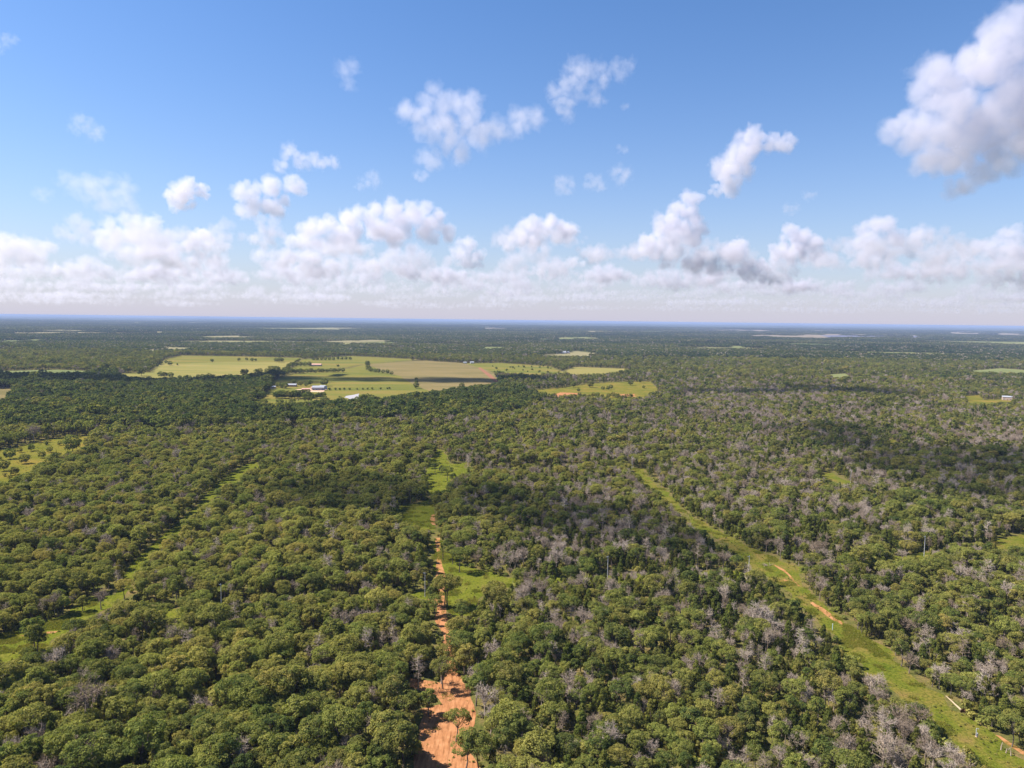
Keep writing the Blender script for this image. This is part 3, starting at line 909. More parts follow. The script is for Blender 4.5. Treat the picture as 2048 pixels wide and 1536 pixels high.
def tuft(seed, n=26):
    r = np.random.default_rng(seed)
    Q = []
    for _ in range(n):
        a = r.random() * 6.283
        p = np.array([r.normal() * 0.35, r.normal() * 0.35, 0])
        d = np.array([math.cos(a), math.sin(a), 0])
        h = r.uniform(0.10, 0.30)
        tip = p + d * r.uniform(0.05, 0.3) + np.array([0, 0, h])
        sd = np.array([-d[1], d[0], 0]) * 0.05
        Q.append([p - sd, p + sd, tip + sd * 0.4, tip - sd * 0.4])
    return quad_mesh('tuft', np.array(Q), [M['grass_blade']], tint=r.normal(size=n) * 0.5)

tuft_col = proto_collection('tuft', [tuft(900 + k) for k in range(5)])
P = np.concatenate([in_px(STRIP, 15000), in_px(CENTRE, 4500), in_px(LEFT_CLEAR, 5200), in_px(CENTRE_UP, 1500), in_px(CENTRE_SHADE, 1500)] + [in_px(LEFT_CLEAR, 100)] + [in_px(p, 900) for p in LANES if p is not TRACK_FAR] + [in_px(p, 400) for p in RIGHT_BITS[:2]])
dens = vnoise(P[:, 0], P[:, 1], 4, 51) * 0.7 + vnoise(P[:, 0], P[:, 1], 14, 52) * 0.5
P = P[(dens > 0.76) & ~inside(proj(np.column_stack([P, np.zeros(len(P))])), TRACK_WIDE)]
n = len(P)
scatter_object('grass', tuft_col, P[:, 0], P[:, 1], rng.integers(0, 5, n), rng.uniform(0.7, 1.7, n), 0.55 + 0.4 * (vnoise(P[:, 0], P[:, 1], 9, 53) - 0.5) + rng.normal(0, 0.12, n), Z=np.full(n, 0.03))
P = np.concatenate([in_px(TRACK_WIDE, 420)])
e_ = vnoise(P[:, 0], P[:, 1], 5, 61) > 0.62
P = P[e_]; n = len(P)
scatter_object('grass', tuft_col, P[:, 0], P[:, 1], rng.integers(0, 5, n), rng.uniform(0.6, 1.3, n), 0.5 + rng.normal(0, 0.15, n), Z=np.full(n, 0.035))

# weeds and seedlings in the open ground
P = np.concatenate([in_px(STRIP, 900), in_px(CENTRE, 160), in_px(LEFT_CLEAR, 200), in_px(CENTRE_UP, 90), in_px(TRACK_WIDE, 60), in_px(MEADOW, 300)])
P = P[vnoise(P[:, 0], P[:, 1], 8, 71) + rng.normal(0, 0.12, len(P)) > 0.5]
n = len(P)
ss = rng.uniform(0.12, 0.36, n)
scatter_object('undergrowth', shrub_col, P[:, 0], P[:, 1], rng.integers(0, 4, n), ss, 0.6 + rng.normal(0, 0.15, n), ss * rng.uniform(0.6, 1.1, n))

# ---------------------------------------------------------------- trees that stand in the open
def oak_at(px, py, s, label, group, t=0.25, kd=0, k=None, zs=1.0, tilt=(0, 0)):
    g = G(px, py)
    return tree_thing(kd, int(rng.integers(0, 24)) if k is None else k, g.x, g.y, s, t + rng.normal() * 0.05, label, group, None, zs, tilt)

for px, py, s in ((870, 1234, .85), (895, 1213, 1.12), (890, 1214, 1.05), (866, 1214, .9), (924, 1252, .8), (925, 1236, .7), (922, 1334, 1.05), (892, 1342, .8), (886, 1378, .85), (856, 1432, .85), (934, 1546, 1.0), (956, 1546, .85), (952, 1412, 1.05), (915, 1292, .85)):
    oak_at(px, py, s * 1.1, 'oak with bare lower trunk standing on the orange dirt track edge', 'oaks along the dirt track', 0.22)
oak_at(912, 1484, 0.9, 'oak with crooked leaning trunk amid the orange dirt track', None, 0.28, tilt=(0.0, 0.3))
oak_at(882, 1368, 0.85, 'grey bare tree leaning over the orange dirt track', 'dead trees along the dirt track', kd=2, k=1)
for px, py, s in ((919, 1145, 1.1), (887, 1120, .9), (905, 1128, .9), (897, 1106, .85)):
    oak_at(px, py, s, 'oak standing in the bright grass where the track leaves the clearing', 'oaks in the middle clearing', 0.2)
for px, py, s in ((895, 962, 1.0), (906, 968, .9), (870, 945, .8), (884, 950, .8)):
    oak_at(px, py, s, 'dark oak in the bright patch farther along the track', 'oaks in the farther clearing', 0.12)
oak_at(202, 1219, 1.15, 'tall grey bare tree with flat top in the small grassy clearing', 'bare trees in the clearing', kd=2, k=0)
oak_at(109, 1232, 1.15, 'tall grey bare tree at the shaded rim of the grassy clearing', 'bare trees in the clearing', kd=2, k=2)
oak_at(74, 1312, 1.05, 'slender oak with long bare trunk in the grassy clearing', 'slender oaks in the clearing', 0.2, zs=1.2)
oak_at(68, 1298, 1.0, 'slender oak with long bare trunk in the grassy clearing', 'slender oaks in the clearing', 0.2, zs=1.2)
oak_at(165, 1222, .7, 'small olive oak in the upper end of the grassy clearing', None, 0.4)
oak_at(57, 1328, .6, 'small oak at the lower end of the grassy clearing', None, 0.2)
for px, py, s, k in ((1748, 1402, 1.15, 1), (1836, 1466, 1.1, 3), (1806, 1492, 1.1, 0), (1850, 1530, 1.0, 2), (1775, 1535, 1.15, 3)):
    oak_at(px, py, s, 'pale bare tree overhanging the edge of the long grass ride', 'bare trees along the ride', kd=2, k=k)
oak_at(1962, 1413, 1.3, 'tall pale snag with stubby side branches past the fallen log', None, kd=2, k=4)
for px, py, s, t in ((145, 903, 1.7, .10), (20, 918, 1.0, .2), (50, 927, .9, .2), (62, 902, .7, .3), (84, 916, .7, .25), (100, 905, .6, .35), (30, 950, .8, .25), (120, 891, .5, .4), (72, 940, .5, .4), (8, 942, .9, .2), (92, 890, .45, .4), (40, 905, .5, .45), (110, 912, .5, .4)):
    oak_at(px, py, s, 'big dark round oak at the edge of the scrubby meadow' if s > 1.5 else 'bushy young oak scattered in the yellow scrubby meadow', None if s > 1.5 else 'young oaks in the scrubby meadow', t, kd=3)
g_ = 'lone trees in the hay field'
for px, py, s in ((424, 724, 1.1), (478, 722, 1.0), (493, 721, .95), (504, 723, 1.15), (511, 722, .9), (355, 731, .6), (340, 731, 1.3), (332, 727, 1.0), (321, 729, 1.1), (315, 734, .8)):
    oak_at(px, py, s, 'round oak standing in the open hay field beyond the dark woodland', g_, 0.1, kd=3)
for px, py, s in ((282, 752, 2.1), (322, 754, 1.3), (331, 754, 1.3), (341, 755, 1.2), (489, 752, 1.9), (396, 757, .9), (405, 757, 1.0), (417, 757, 1.1), (514, 748, 1.4), (520, 748, 1.4), (450, 756, .9), (360, 758, .8)):
    oak_at(px, py, s, 'dark tree of the hedge along the front of the hay field', 'hedge trees before the hay field', 0.05, kd=3)
for px, py, s in ((543, 748, 2.0), (555, 746, 2.0), (535, 750, 1.6)) + tuple((568 + 8 * k, 748 - k * .2, 1.3) for k in range(5)) + tuple((606 + 8 * k, 746.5 - k * .2, 1.0 + .1 * (k % 3)) for k in range(11)):
    oak_at(px, py, s, 'tree of the hedgerow between the hay field and the farm field', 'hedgerow between the fields', 0.08, kd=3)
for px, py, s in ((553, 724, 1.3), (558, 725, 1.5), (563, 724, 1.3)) + tuple((583 + 9 * k, 733.5, 1.3) for k in range(5)) + tuple((627 + 8 * k, 721, 1.1) for k in range(6)) + tuple((676 + 8 * k, 720, 1.1) for k in range(4)) + ((676, 734, .8),):
    oak_at(px, py, s, 'tree in the clumps around the pink roofed house', 'clumps behind the farm field', 0.06, kd=3)
for px, py, s in ((735, 733, 1.5), (737, 742, 1.5), (735, 729, 1.3), (742, 744, 1.1), (750, 745, 1.0), (757, 746, 1.1), (766, 747, 1.0), (775, 748, 1.1), (783, 750, .9)):
    oak_at(px, py, s, 'tree of the bent hedge between green and brown fields', 'bent hedge in the fields', 0.06, kd=3)
for k in range(11):
    oak_at(552 + 6.2 * k, 797 + rng.normal() * .8, rng.uniform(1.2, 1.5), 'dark tree in the dense grove in front of the farm', 'grove before the farm', 0.03, kd=3)
for k in range(5):
    oak_at(624 + 5.5 * k, 797, rng.uniform(.8, 1.2), 'dark tree in the dense grove in front of the farm', 'grove before the farm', 0.03, kd=3)
for px, py, s in ((562, 776, 1.2), (571, 777, 1.2), (588, 768, 1.0), (620, 771, 1.1), (648, 772, 1.6), (601, 772, 1.0), (612, 773, .9), (556, 775, 1.0)):
    oak_at(px, py, s, 'yard tree beside the farm buildings', 'farmyard trees', 0.12, kd=3)
for px, py, s in ((517, 793, 1.6), (524, 798, 1.5), (502, 801, 1.5), (509, 790, 1.3), (496, 806, 1.5), (528, 813, 1.2), (617, 806, 1.7), (728, 808, 1.9), (716, 809, 1.3), (742, 806, 1.4), (560, 814, 1.3), (585, 815, 1.3), (650, 812, 1.4), (680, 811, 1.3)):
    oak_at(px, py, s, 'lush tree on the near edge of the farm field', 'lush trees edging the farm field', 0.1, kd=3)
for px, py, s in ((832, 777, 1.2), (833, 767, .8), (832, 761, .7), (924, 777, 1.1)):
    oak_at(px, py, s, 'single dark tree standing in the brown field', 'trees in the brown field', 0.04, kd=3)
for px, py, s in ((1147, 775, 1.2), (1180, 775, 1.4), (1206, 780, .8), (1216, 780, .8), (1222, 778, .9), (1157, 784, .7), (1261, 771, 1.2), (1280, 766, 1.1), (1287, 777, .6)):
    oak_at(px, py, s, 'round oak standing in the green pasture with red soil', 'pasture oaks', 0.12, kd=3)
for k in range(7):
    oak_at(1150 + 9 * k, 796 + rng.normal(), rng.uniform(.7, 1.0), 'oak in the dark clump along the red soil edge of the pasture', 'clump below the pasture', 0.08, kd=3)
for k in range(6):
    oak_at(1217 + 9 * k, 797 + rng.normal(), rng.uniform(.7, 1.0), 'oak in the dark clump along the red soil edge of the pasture', 'clump below the pasture', 0.08, kd=3)

def shrub_thing(px, py, s, label, group, t=0.2):
    g = G(px, py)
    lv, ti, wd = SHRUBS[int(rng.integers(0, 4))]
    e = bpy.data.objects.new('shrub', None); C.objects.link(e)
    e.location = g; e.rotation_euler = (0, 0, rng.uniform(0, 6.28)); e.scale = (s, s, s)
    e['label'] = label; e['category'] = 'shrub'; e['group'] = group
    c = obj('foliage', quad_mesh('foliage', lv, [M['oak_leaf']], tint=ti), e); c['tone'] = float(t)
    obj('stem', quad_mesh('stem', wd, [M['bark']]), e)
for k in range(12):
    shrub_thing(657 + 11 * k + rng.normal() * 3, 780.5 - k * .2, rng.uniform(1.2, 2.2), 'low bush on the fence line across the farm field', 'fence line bushes', 0.05)
for k in range(22):
    shrub_thing(rng.uniform(985, 1120), rng.uniform(733, 746), rng.uniform(1.5, 3.0), 'low bush scattered in the weedy field beyond the woods', 'weedy field bushes', 0.15)
for k in range(26):
    q = in_px(MEADOW, 1)[0]; pq = proj([(q[0], q[1], 0)])[0]
    shrub_thing(pq[0], pq[1], rng.uniform(0.8, 1.6), 'low yellow green bush in the scrubby meadow', 'meadow bushes', 0.45)

# ---------------------------------------------------------------- poles, pedestal, pipe, fallen log, brush pile
def part(name, quads, mat, parent):
    return obj(name, quad_mesh(name, np.asarray(quads), [mat]), parent)

def thing(name, label, cat, loc, rz=0.0, group=None):
    e = bpy.data.objects.new(name, None); C.objects.link(e)
    e.location = loc; e.rotation_euler = (0, 0, rz)
    e['label'] = label; e['category'] = cat
    if group:
        e['group'] = group
    return e

def cyl(r0, r1, z0, z1, x=0.0, y=0.0, sides=10):
    q = tube((x, y, z0), (x, y, z1), r0, r1, sides)
    th = np.linspace(0, 2 * math.pi, sides + 1)
    top = [[(x, y, z1), (x + r1 * math.cos(th[k]), y + r1 * math.sin(th[k]), z1), (x + r1 * math.cos((th[k] + th[k + 1]) / 2), y + r1 * math.sin((th[k] + th[k + 1]) / 2), z1), (x + r1 * math.cos(th[k + 1]), y + r1 * math.sin(th[k + 1]), z1)] for k in range(sides)]
    return np.concatenate([q, np.array(top)])

def utility_pole(px, py, h, label):
    e = thing('utility_pole', label, 'pole', G(px, py), 0.12, 'pale utility poles in the woodland')
    part('shaft', cyl(0.17, 0.10, -0.5, h), M['galv'], e)
    part('crossarm', boxq(-0.75, 0.25, -0.06, 0.06, h - 0.42, h - 0.28), M['galv'], e)
    for x in (-0.65, 0.0):
        part('insulator', cyl(0.06, 0.04, h - 0.28 if x else h, h - 0.02 if x else h + 0.25, x, 0, 6), M['white'], e)
for px, py, h, lab in ((443, 1222, 11, 'pale steel utility pole in the grass gap near the woodland clearing'), (850, 1194, 10.5, 'pale steel utility pole next to the orange dirt track'),
                       (1215, 1158, 10.5, 'pale steel utility pole rising out of the grey bare trees'), (1497, 1157, 10.5, 'pale steel utility pole beside the widening of the grass ride'),
                       (1848, 1113, 10.5, 'pale steel utility pole in the thin gap beyond the ride'), (682, 946, 10, 'far pale utility pole amid the woodland beyond the track'),
                       (1264, 938, 10, 'far pale utility pole at the head of the grass ride'), (260, 850, 10, 'far pale utility pole in the lush trees past the meadow'),
                       (88, 863, 10, 'far pale utility pole behind the scrubby meadow'), (1701, 966, 10, 'far pale utility pole by the orange grass gap'), (1867, 1023, 10, 'far pale utility pole in the dark woodland beyond the ride')):
    utility_pole(px, py, h, lab)

e = thing('meter_pedestal', 'pale meter pedestal with box and small post on the grass ride', 'pedestal', G(1952, 1474), 0.3)
e.scale = (0.75, 0.75, 0.75)
part('post', cyl(0.12, 0.12, -0.3, 3.4), M['galv'], e)
part('arm', boxq(0.0, 0.9, -0.05, 0.05, 3.1, 3.2), M['galv'], e)
part('lamp_head', boxq(0.75, 1.05, -0.15, 0.15, 2.95, 3.1), M['white'], e)
bx_ = part('cabinet', boxq(0.15, 0.75, -0.25, 0.25, 0.2, 1.4), M['white'], e)
part('cabinet_door', boxq(0.2, 0.7, -0.28, -0.253, 0.3, 1.3), M['galv'], bx_)
part('base', boxq(-0.2, 0.9, -0.35, 0.35, -0.1, 0.2), M['pale_soil'], e)
e = thing('marker_post', 'short pale blue marker post in the grass ride', 'post', G(1665, 1260), 0)
part('shaft', cyl(0.12, 0.12, -0.2, 2.3, sides=8), flat_mat('pale_blue', (0.42, 0.55, 0.60), 0.05, 1), e)
part('cap', cyl(0.17, 0.12, 2.3, 2.5, sides=8), M['white'], e)

a_, b_ = G(1892, 1393), G(1924, 1424)
d_ = b_ - a_
L_ = d_.length
e = thing('fallen_log', 'barkless fallen tree trunk with red root plate beside the ride', 'log', b_, math.atan2(-d_.y, -d_.x))
r_ = np.random.default_rng(5)
part('trunk', limb(r_, (0, 0, 0.35), (L_, 0, 0.22), 0.30, 0.12, 5, 0.012, 8), M['log'], e)
rq = [limb(r_, (0.05, 0, 0.4), (-0.35 + r_.normal() * 0.2, math.cos(k * 0.7) * 0.95, 0.55 + math.sin(k * 0.7) * 0.85), 0.13, 0.03, 2, 0.1, 4) for k in range(9)]
part('root_plate', np.concatenate(rq + [tube((-0.3, 0, 0.45), (0.12, 0, 0.42), 0.75, 0.3, 9)]), M['red_soil'], e)
e = thing('brush_pile', 'heap of grey broken branches on the grass ride', 'brush pile', G(1533, 1132), 0.4)
for k in range(16):
    a = r_.random() * 6.28; l2 = r_.uniform(1.5, 3.0)
    p0 = np.array([r_.normal() * 0.8, r_.normal() * 0.8, r_.uniform(0.1, 0.5)])
    part('branch', np.concatenate([limb(r_, p0, p0 + np.array([math.cos(a) * l2, math.sin(a) * l2, r_.uniform(0.1, 1.0)]), 0.08, 0.02, 3, 0.1, 4),
                                   limb(r_, p0, p0 + np.array([math.cos(a + .7) * l2 * .7, math.sin(a + .7) * l2 * .7, r_.uniform(0.3, 1.2)]), 0.06, 0.015, 3, 0.1, 4)]), M['dead_wood'], e)
for px, py, rz in ((2002, 1500, 0.4), (2012, 1506, -0.5), (2022, 1512, 0.9)):
    e = thing('broken_stump', 'splintered pale stump at the far edge of the grass ride', 'stump', G(px, py), rz, 'stumps on the ride edge')
    part('trunk', limb(r_, (0, 0, -0.2), (0.2, 0.1, 1.3), 0.2, 0.1, 3, 0.05, 7), M['dead_wood'], e)
    part('branch', limb(r_, (0.1, 0.05, 0.8), (1.2, 0.5, 1.7), 0.08, 0.03, 3, 0.1, 5), M['dead_wood'], e)

# ---------------------------------------------------------------- buildings
def building(px, py, w, d, h, rise, rz, wall, roof, label, name='house', n_win=3, over=0.4):
    g = G(px, py)
    e = thing(name, label, 'house' if name == 'house' else name, g, rz)
    part('wall', boxq(-w / 2, w / 2, -d / 2, d / 2, -0.3, h), wall, e)
    W, D = w / 2 + over, d / 2 + over
    z0 = h + 0.01
    rq = [[(-W, -D, z0), (W, -D, z0), (W, 0, z0 + rise), (-W, 0, z0 + rise)], [(W, D, z0), (-W, D, z0), (-W, 0, z0 + rise), (W, 0, z0 + rise)],
          [(-W, -D, z0), (-W, 0, z0 + rise), (-W, 0, z0), (-W, D, z0)], [(W, D, z0), (W, 0, z0), (W, 0, z0 + rise), (W, -D, z0)],
          [(-W, -D, z0), (-W, D, z0), (W, D, z0), (W, -D, z0)]]
    rq[2] = [(-W, -D, z0), (-W, 0, z0 + rise), (-W, D, z0), (-W, 0, z0)]
    rq[3] = [(W, -D, z0), (W, 0, z0), (W, D, z0), (W, 0, z0 + rise)]
    part('roof', rq, roof, e)
    for k in range(n_win):
        x = -w / 2 + w * (k + 0.5) / n_win
        if k == n_win // 2:
            dr = part('door', boxq(x - 0.6, x + 0.6, -d / 2 - 0.06, -d / 2 - 0.003, 0.0, 2.1), M['brick_wall'], e)
            part('handle', boxq(x + 0.35, x + 0.45, -d / 2 - 0.12, -d / 2 - 0.062, 0.95, 1.05), M['galv'], dr)
        else:
            wn = part('window', boxq(x - 0.8, x + 0.8, -d / 2 - 0.05, -d / 2 - 0.003, 1.0, min(h - 0.3, 2.2)), M['white'], e)
            part('pane', boxq(x - 0.68, x + 0.68, -d / 2 - 0.08, -d / 2 - 0.052, 1.1, min(h - 0.4, 2.1)), M['dark_glass'], wn)
    return e
building(584, 773, 15, 8, 3.0, 2.0, 0.05, M['brick_wall'], M['white_roof'], 'brick farmhouse with long white roof among the farmyard trees')
building(534, 777, 8, 6, 3.2, 1.6, 0.3, M['grey_roof'], M['white_roof'], 'small shed with white roof beside the hedge', 'shed', 2)
building(547, 777, 7, 6, 3.0, 1.3, 0.1, M['tan_wall'], M['grey_roof'], 'small tan shed next to the white roofed shed', 'shed', 2)
building(637, 780, 18, 12, 4.5, 2.6, 0.15, M['grey_roof'], M['white_roof'], 'wide metal barn with pale roof at the farm', 'barn', 4)
building(646, 778, 10, 9, 4.0, 2.2, -0.3, M['white'], M['grey_roof'], 'grey roofed outbuilding behind the metal barn', 'barn', 2)
building(612, 781, 12, 6, 2.6, 1.2, 0.1, M['brick_wall'], M['rust_roof'], 'low shed with rusty roof in the farmyard', 'shed', 3)
building(628, 779, 9, 6, 3.2, 1.5, 0.4, M['tan_wall'], M['rust_roof'], 'tan outbuilding with rusty roof left of the metal barn'.replace(' left of', ' touching'), 'shed', 2)
building(632, 732, 26, 12, 3.4, 2.6, 0.05, M['tan_wall'], M['rust_roof'], 'long pinkish house behind the hedgerow and fields')
building(944, 727, 9, 7, 3.2, 2.2, 0.2, M['white'], M['white_roof'], 'little white house at the top of the red dirt road')
building(930, 727, 8, 6, 3.0, 1.5, 0, M['white'], M['grey_roof'], 'small white shed at the rim of the brown field', 'shed', 2)
building(1122, 707, 34, 16, 4.2, 5.0, 0.08, M['white'], M['grey_roof'], 'big house with grey hipped roof in the distant tan clearing', 'house', 7)
building(1135, 707, 16, 14, 4.0, 4.0, 1.3, M['tan_wall'], M['grey_roof'], 'grey roofed wing beside the big distant house', 'house', 3)
building(1911, 822, 14, 8, 3.0, 1.6, 0.18, M['white'], M['white_roof'], 'long white building half sunk in the oak woodland')
building(1925, 818, 5, 4, 2.4, 1.0, 0.5, M['tan_wall'], M['grey_roof'], 'tiny tan shed beside the long white building', 'shed', 2)
building(2014, 800, 13, 9, 5.0, 1.6, -0.5, M['tan_wall'], M['white_roof'], 'tan house with white roof beside the yellow yard')
building(1917, 718, 26, 10, 3.2, 1.6, 0.1, M['tan_wall'], M['white_roof'], 'long pale shed far off in the woods past the yard', 'shed', 4)
building(1785, 738, 16, 8, 3.0, 1.6, 0.1, M['white'], M['white_roof'], 'white roofed house peeking out of the far woods')
building(1660, 758, 12, 7, 3.0, 1.8, 0.4, M['tan_wall'], M['white_roof'], 'tan cabin in a small far clearing')
building(300, 696, 24, 12, 4, 2, 0.1, M['white'], M['grey_roof'], 'white house beyond the hay field woods')
building(386, 694, 22, 12, 4, 2, 0.1, M['white'], M['grey_roof'], 'grey roofed white house by the thin tan field')
for px, py in ((582, 800), (609, 801), (596, 801)):
    e = thing('hay_bale', 'pale round hay bale on the pasture in front of the grove', 'hay bale', G(px, py), 0.5, 'bales on the pasture')
    q = tube((-0.75, 0, 0.85), (0.75, 0, 0.85), 0.87, 0.87, 14)
    part('roll', q, M['hay_field'], e)
    for sgn in (-1, 1):
        part('end_face', np.concatenate([tube((sgn * 0.75, 0, 0.85), (sgn * 0.80, 0, 0.85), 0.86, 0.55, 14), tube((sgn * 0.80, 0, 0.85), (sgn * 0.77, 0, 0.85), 0.55, 0.0, 14)]), M['pale_soil'], e)

# ---------------------------------------------------------------- air
me = bpy.data.meshes.new('haze')
hx = 9.2e4
hv = [(x, y, z) for z in (-2.0, 117.5) for y in (-3200, hx) for x in (-hx, hx)]
me.from_pydata(hv, [], [(0, 2, 3, 1), (4, 5, 7, 6), (0, 1, 5, 4), (2, 6, 7, 3), (0, 4, 6, 2), (1, 3, 7, 5)])
hm, hn_, ho = new_mat('haze')
pv = hn_.nodes.new('ShaderNodeVolumePrincipled')
pv.inputs['Color'].default_value = (0.38, 0.48, 0.73, 1)
pv.inputs['Density'].default_value = 1 / 20000
pv.inputs['Anisotropy'].default_value = 0.0
hn_.links.new(pv.outputs[0], ho.inputs['Volume'])
me.materials.append(hm)
obj('haze', me, kind='stuff')

# ---------------------------------------------------------------- clouds: lit volumes of droplets
def cloud_mat(name, dens, col=(0.82, 0.80, 0.85)):
    m, n, out = new_mat(name)
    v = n.nodes.new('ShaderNodeVolumePrincipled')
    v.inputs['Color'].default_value = (*col, 1)
    v.inputs['Density'].default_value = dens
    v.inputs['Anisotropy'].default_value = 0.2
    n.links.new(v.outputs[0], out.inputs['Volume'])
    return m
CLOUD_M = {}
def cloud_from(pts, rs, res, dens, nz, seed, fine=0.3, soft=3.0, col=(0.82, 0.80, 0.85)):
    P, r = np.array(pts, float), np.array(rs, float)
    lo = (P - r[:, None] * 1.7).min(0); hi = (P + r[:, None] * 1.7).max(0)
    me = bpy.data.meshes.new('cloud'); me.from_pydata([tuple(p) for p in P], [], [])
    me.attributes.new('rad', 'FLOAT', 'POINT').data.foreach_set('value', r.astype(np.float32))
    o = obj('cloud', me, kind='structure')
    key = (round(dens, 5), col)
    if key not in CLOUD_M:
        CLOUD_M[key] = cloud_mat('cloud', dens, col)
    ng = bpy.data.node_groups.new('cloud', 'GeometryNodeTree')
    ng.interface.new_socket('Geometry', in_out='INPUT', socket_type='NodeSocketGeometry')
    ng.interface.new_socket('Geometry', in_out='OUTPUT', socket_type='NodeSocketGeometry')
    N, l = ng.nodes.new, ng.links.new
    gi, go = N('NodeGroupInput'), N('NodeGroupOutput')
    vc = N('GeometryNodeVolumeCube')
    vc.inputs['Min'].default_value = lo; vc.inputs['Max'].default_value = hi
    ext = hi - lo; vx = ext.max() / res
    for k, ax in enumerate('XYZ'):
        vc.inputs['Resolution ' + ax].default_value = max(8, int(ext[k] / vx))
    pos = N('GeometryNodeInputPosition')
    sn = N('GeometryNodeSampleNearest'); sn.domain = 'POINT'; l(gi.outputs[0], sn.inputs[0])
    def samp(val, ty):
        si = N('GeometryNodeSampleIndex'); si.data_type = ty; si.domain = 'POINT'
        l(gi.outputs[0], si.inputs['Geometry']); l(sn.outputs[0], si.inputs['Index']); l(val, si.inputs['Value'])
        return si.outputs[0]
    na = N('GeometryNodeInputNamedAttribute'); na.data_type = 'FLOAT'; na.inputs[0].default_value = 'rad'
    rr, pp_ = samp(na.outputs[0], 'FLOAT'), samp(pos.outputs[0], 'FLOAT_VECTOR')
    dd = N('ShaderNodeVectorMath'); dd.operation = 'DISTANCE'; l(pos.outputs[0], dd.inputs[0]); l(pp_, dd.inputs[1])
    dv = N('ShaderNodeMath'); dv.operation = 'DIVIDE'; l(dd.outputs['Value'], dv.inputs[0]); l(rr, dv.inputs[1])
    nzt = N('ShaderNodeTexNoise'); nzt.inputs['Scale'].default_value = 1 / (float(np.median(r)) * fine * 3.6)
    nzt.inputs['Detail'].default_value = 6; nzt.inputs['Roughness'].default_value = 0.62
    l(pos.outputs[0], nzt.inputs['Vector'])
    m1 = N('ShaderNodeMath'); m1.operation = 'MULTIPLY_ADD'; l(nzt.outputs[0], m1.inputs[0]); m1.inputs[1].default_value = nz * 4; m1.inputs[2].default_value = 1 - nz * 2
    m2 = N('ShaderNodeMath'); m2.operation = 'SUBTRACT'; l(m1.outputs[0], m2.inputs[0]); l(dv.outputs[0], m2.inputs[1])
    m3 = N('ShaderNodeMath'); m3.operation = 'MULTIPLY'; m3.use_clamp = True; l(m2.outputs[0], m3.inputs[0]); m3.inputs[1].default_value = soft
    l(m3.outputs[0], vc.inputs['Density'])
    sm = N('GeometryNodeSetMaterial'); sm.inputs['Material'].default_value = CLOUD_M[key]
    l(vc.outputs[0], sm.inputs[0]); l(sm.outputs[0], go.inputs[0])
    md = o.modifiers.new('cloud', 'NODES'); md.node_group = ng
    return o

def cloud(ells, dens=1.0, nz=0.5, res=110, alt=1050.0, soft=2.2, n=12, D=None, col=(0.82, 0.80, 0.85)):
    """puffs of a cumulus whose base floats at a given height"""
    rnd = np.random.default_rng(abs(int(ells[0][0] * 7 + ells[0][1])))
    low = max(y + ry for _, y, _, ry in ells)
    el = math.asin(max(0.02, ray(ells[0][0], low).z))
    D = D or alt / math.sin(el)
    res = int(res * 1.5)
    nz = nz + 0.12
    k = D / F
    pts, rs = [], []
    for x, y, rx, ry in ells:
        for _ in range(n):
            a, q = rnd.random() * 6.283, math.sqrt(rnd.random())
            p = Vector(CAM) + ray(x + rx * .62 * q * math.cos(a), y + ry * .62 * q * math.sin(a)) * D
            p.y += rnd.uniform(-.55, .55) * rx * k
            pts.append(p); rs.append(min(rx, ry) * k * rnd.uniform(.45, .72))
    size = float(np.median(rs))
    return cloud_from(pts, rs, res, dens * 0.62 / size, nz, 1, soft=soft, col=col)

cloud([(1965, 130, 70, 60), (2010, 100, 60, 60), (1900, 150, 70, 45), (1870, 190, 50, 40), (1950, 220, 110, 50), (2060, 180, 70, 80), (1800, 250, 50, 30), (1850, 265, 80, 40), (1950, 280, 110, 50), (2050, 280, 80, 55), (1880, 330, 60, 30), (1990, 330, 80, 30), (1930, 375, 60, 20), (2150, 200, 90, 90)], 0.8, .4, 170, n=18)
cloud([(1490, 290, 45, 30), (1530, 290, 50, 25), (1575, 285, 25, 18), (1470, 330, 40, 35), (1460, 370, 40, 25), (1430, 380, 25, 12)], .8, .45, 110)
cloud([(880, 200, 60, 35), (830, 225, 50, 30), (930, 215, 55, 35), (880, 260, 60, 40), (960, 260, 60, 35), (1020, 255, 50, 30), (1060, 240, 45, 28), (910, 300, 45, 30), (860, 320, 30, 25), (840, 350, 18, 15)], 0.42, .6, 150, soft=1.3)
cloud([(1150, 150, 45, 32), (1190, 150, 40, 25), (1240, 140, 30, 22), (1130, 190, 40, 30), (1130, 225, 25, 20), (1250, 215, 12, 8), (1190, 190, 40, 20)], 0.26, .75, 120, soft=1.2)
cloud([(695, 135, 24, 24), (700, 165, 18, 18)], 0.188, .7, 60, soft=1.1)
cloud([(165, 240, 28, 14), (185, 265, 25, 18), (150, 255, 18, 14)], 0.165, .8, 70, soft=1.1)
cloud([(580, 310, 40, 18), (620, 325, 50, 20), (670, 325, 25, 14), (560, 335, 25, 15)], 0.36, .6, 100, soft=1.3)
cloud([(740, 360, 30, 18), (720, 372, 15, 10)], 0.150, .8, 60, soft=1.1)
cloud([(1130, 372, 30, 20), (1190, 365, 30, 18), (1240, 350, 28, 18), (1245, 300, 20, 10)], 0.24, .7, 100, soft=1.2)
cloud([(15, 80, 20, 14), (-20, 85, 25, 14)], 0.150, .8, 60, soft=1.1)
cloud([(1620, 390, 25, 10), (1580, 420, 20, 12)], .10, .9, 60)
cloud([(370, 380, 40, 25), (350, 400, 32, 22), (405, 380, 25, 15), (375, 410, 25, 14)], .8, .45, 90)
cloud([(500, 385, 35, 25), (540, 375, 35, 22), (590, 370, 30, 22), (505, 420, 32, 25), (550, 410, 35, 25)], .8, .45, 110)
cloud([(170, 370, 50, 25), (240, 375, 45, 28), (200, 400, 60, 30), (80, 390, 18, 15), (250, 410, 40, 25)], 0.26, .65, 120, soft=1.2)
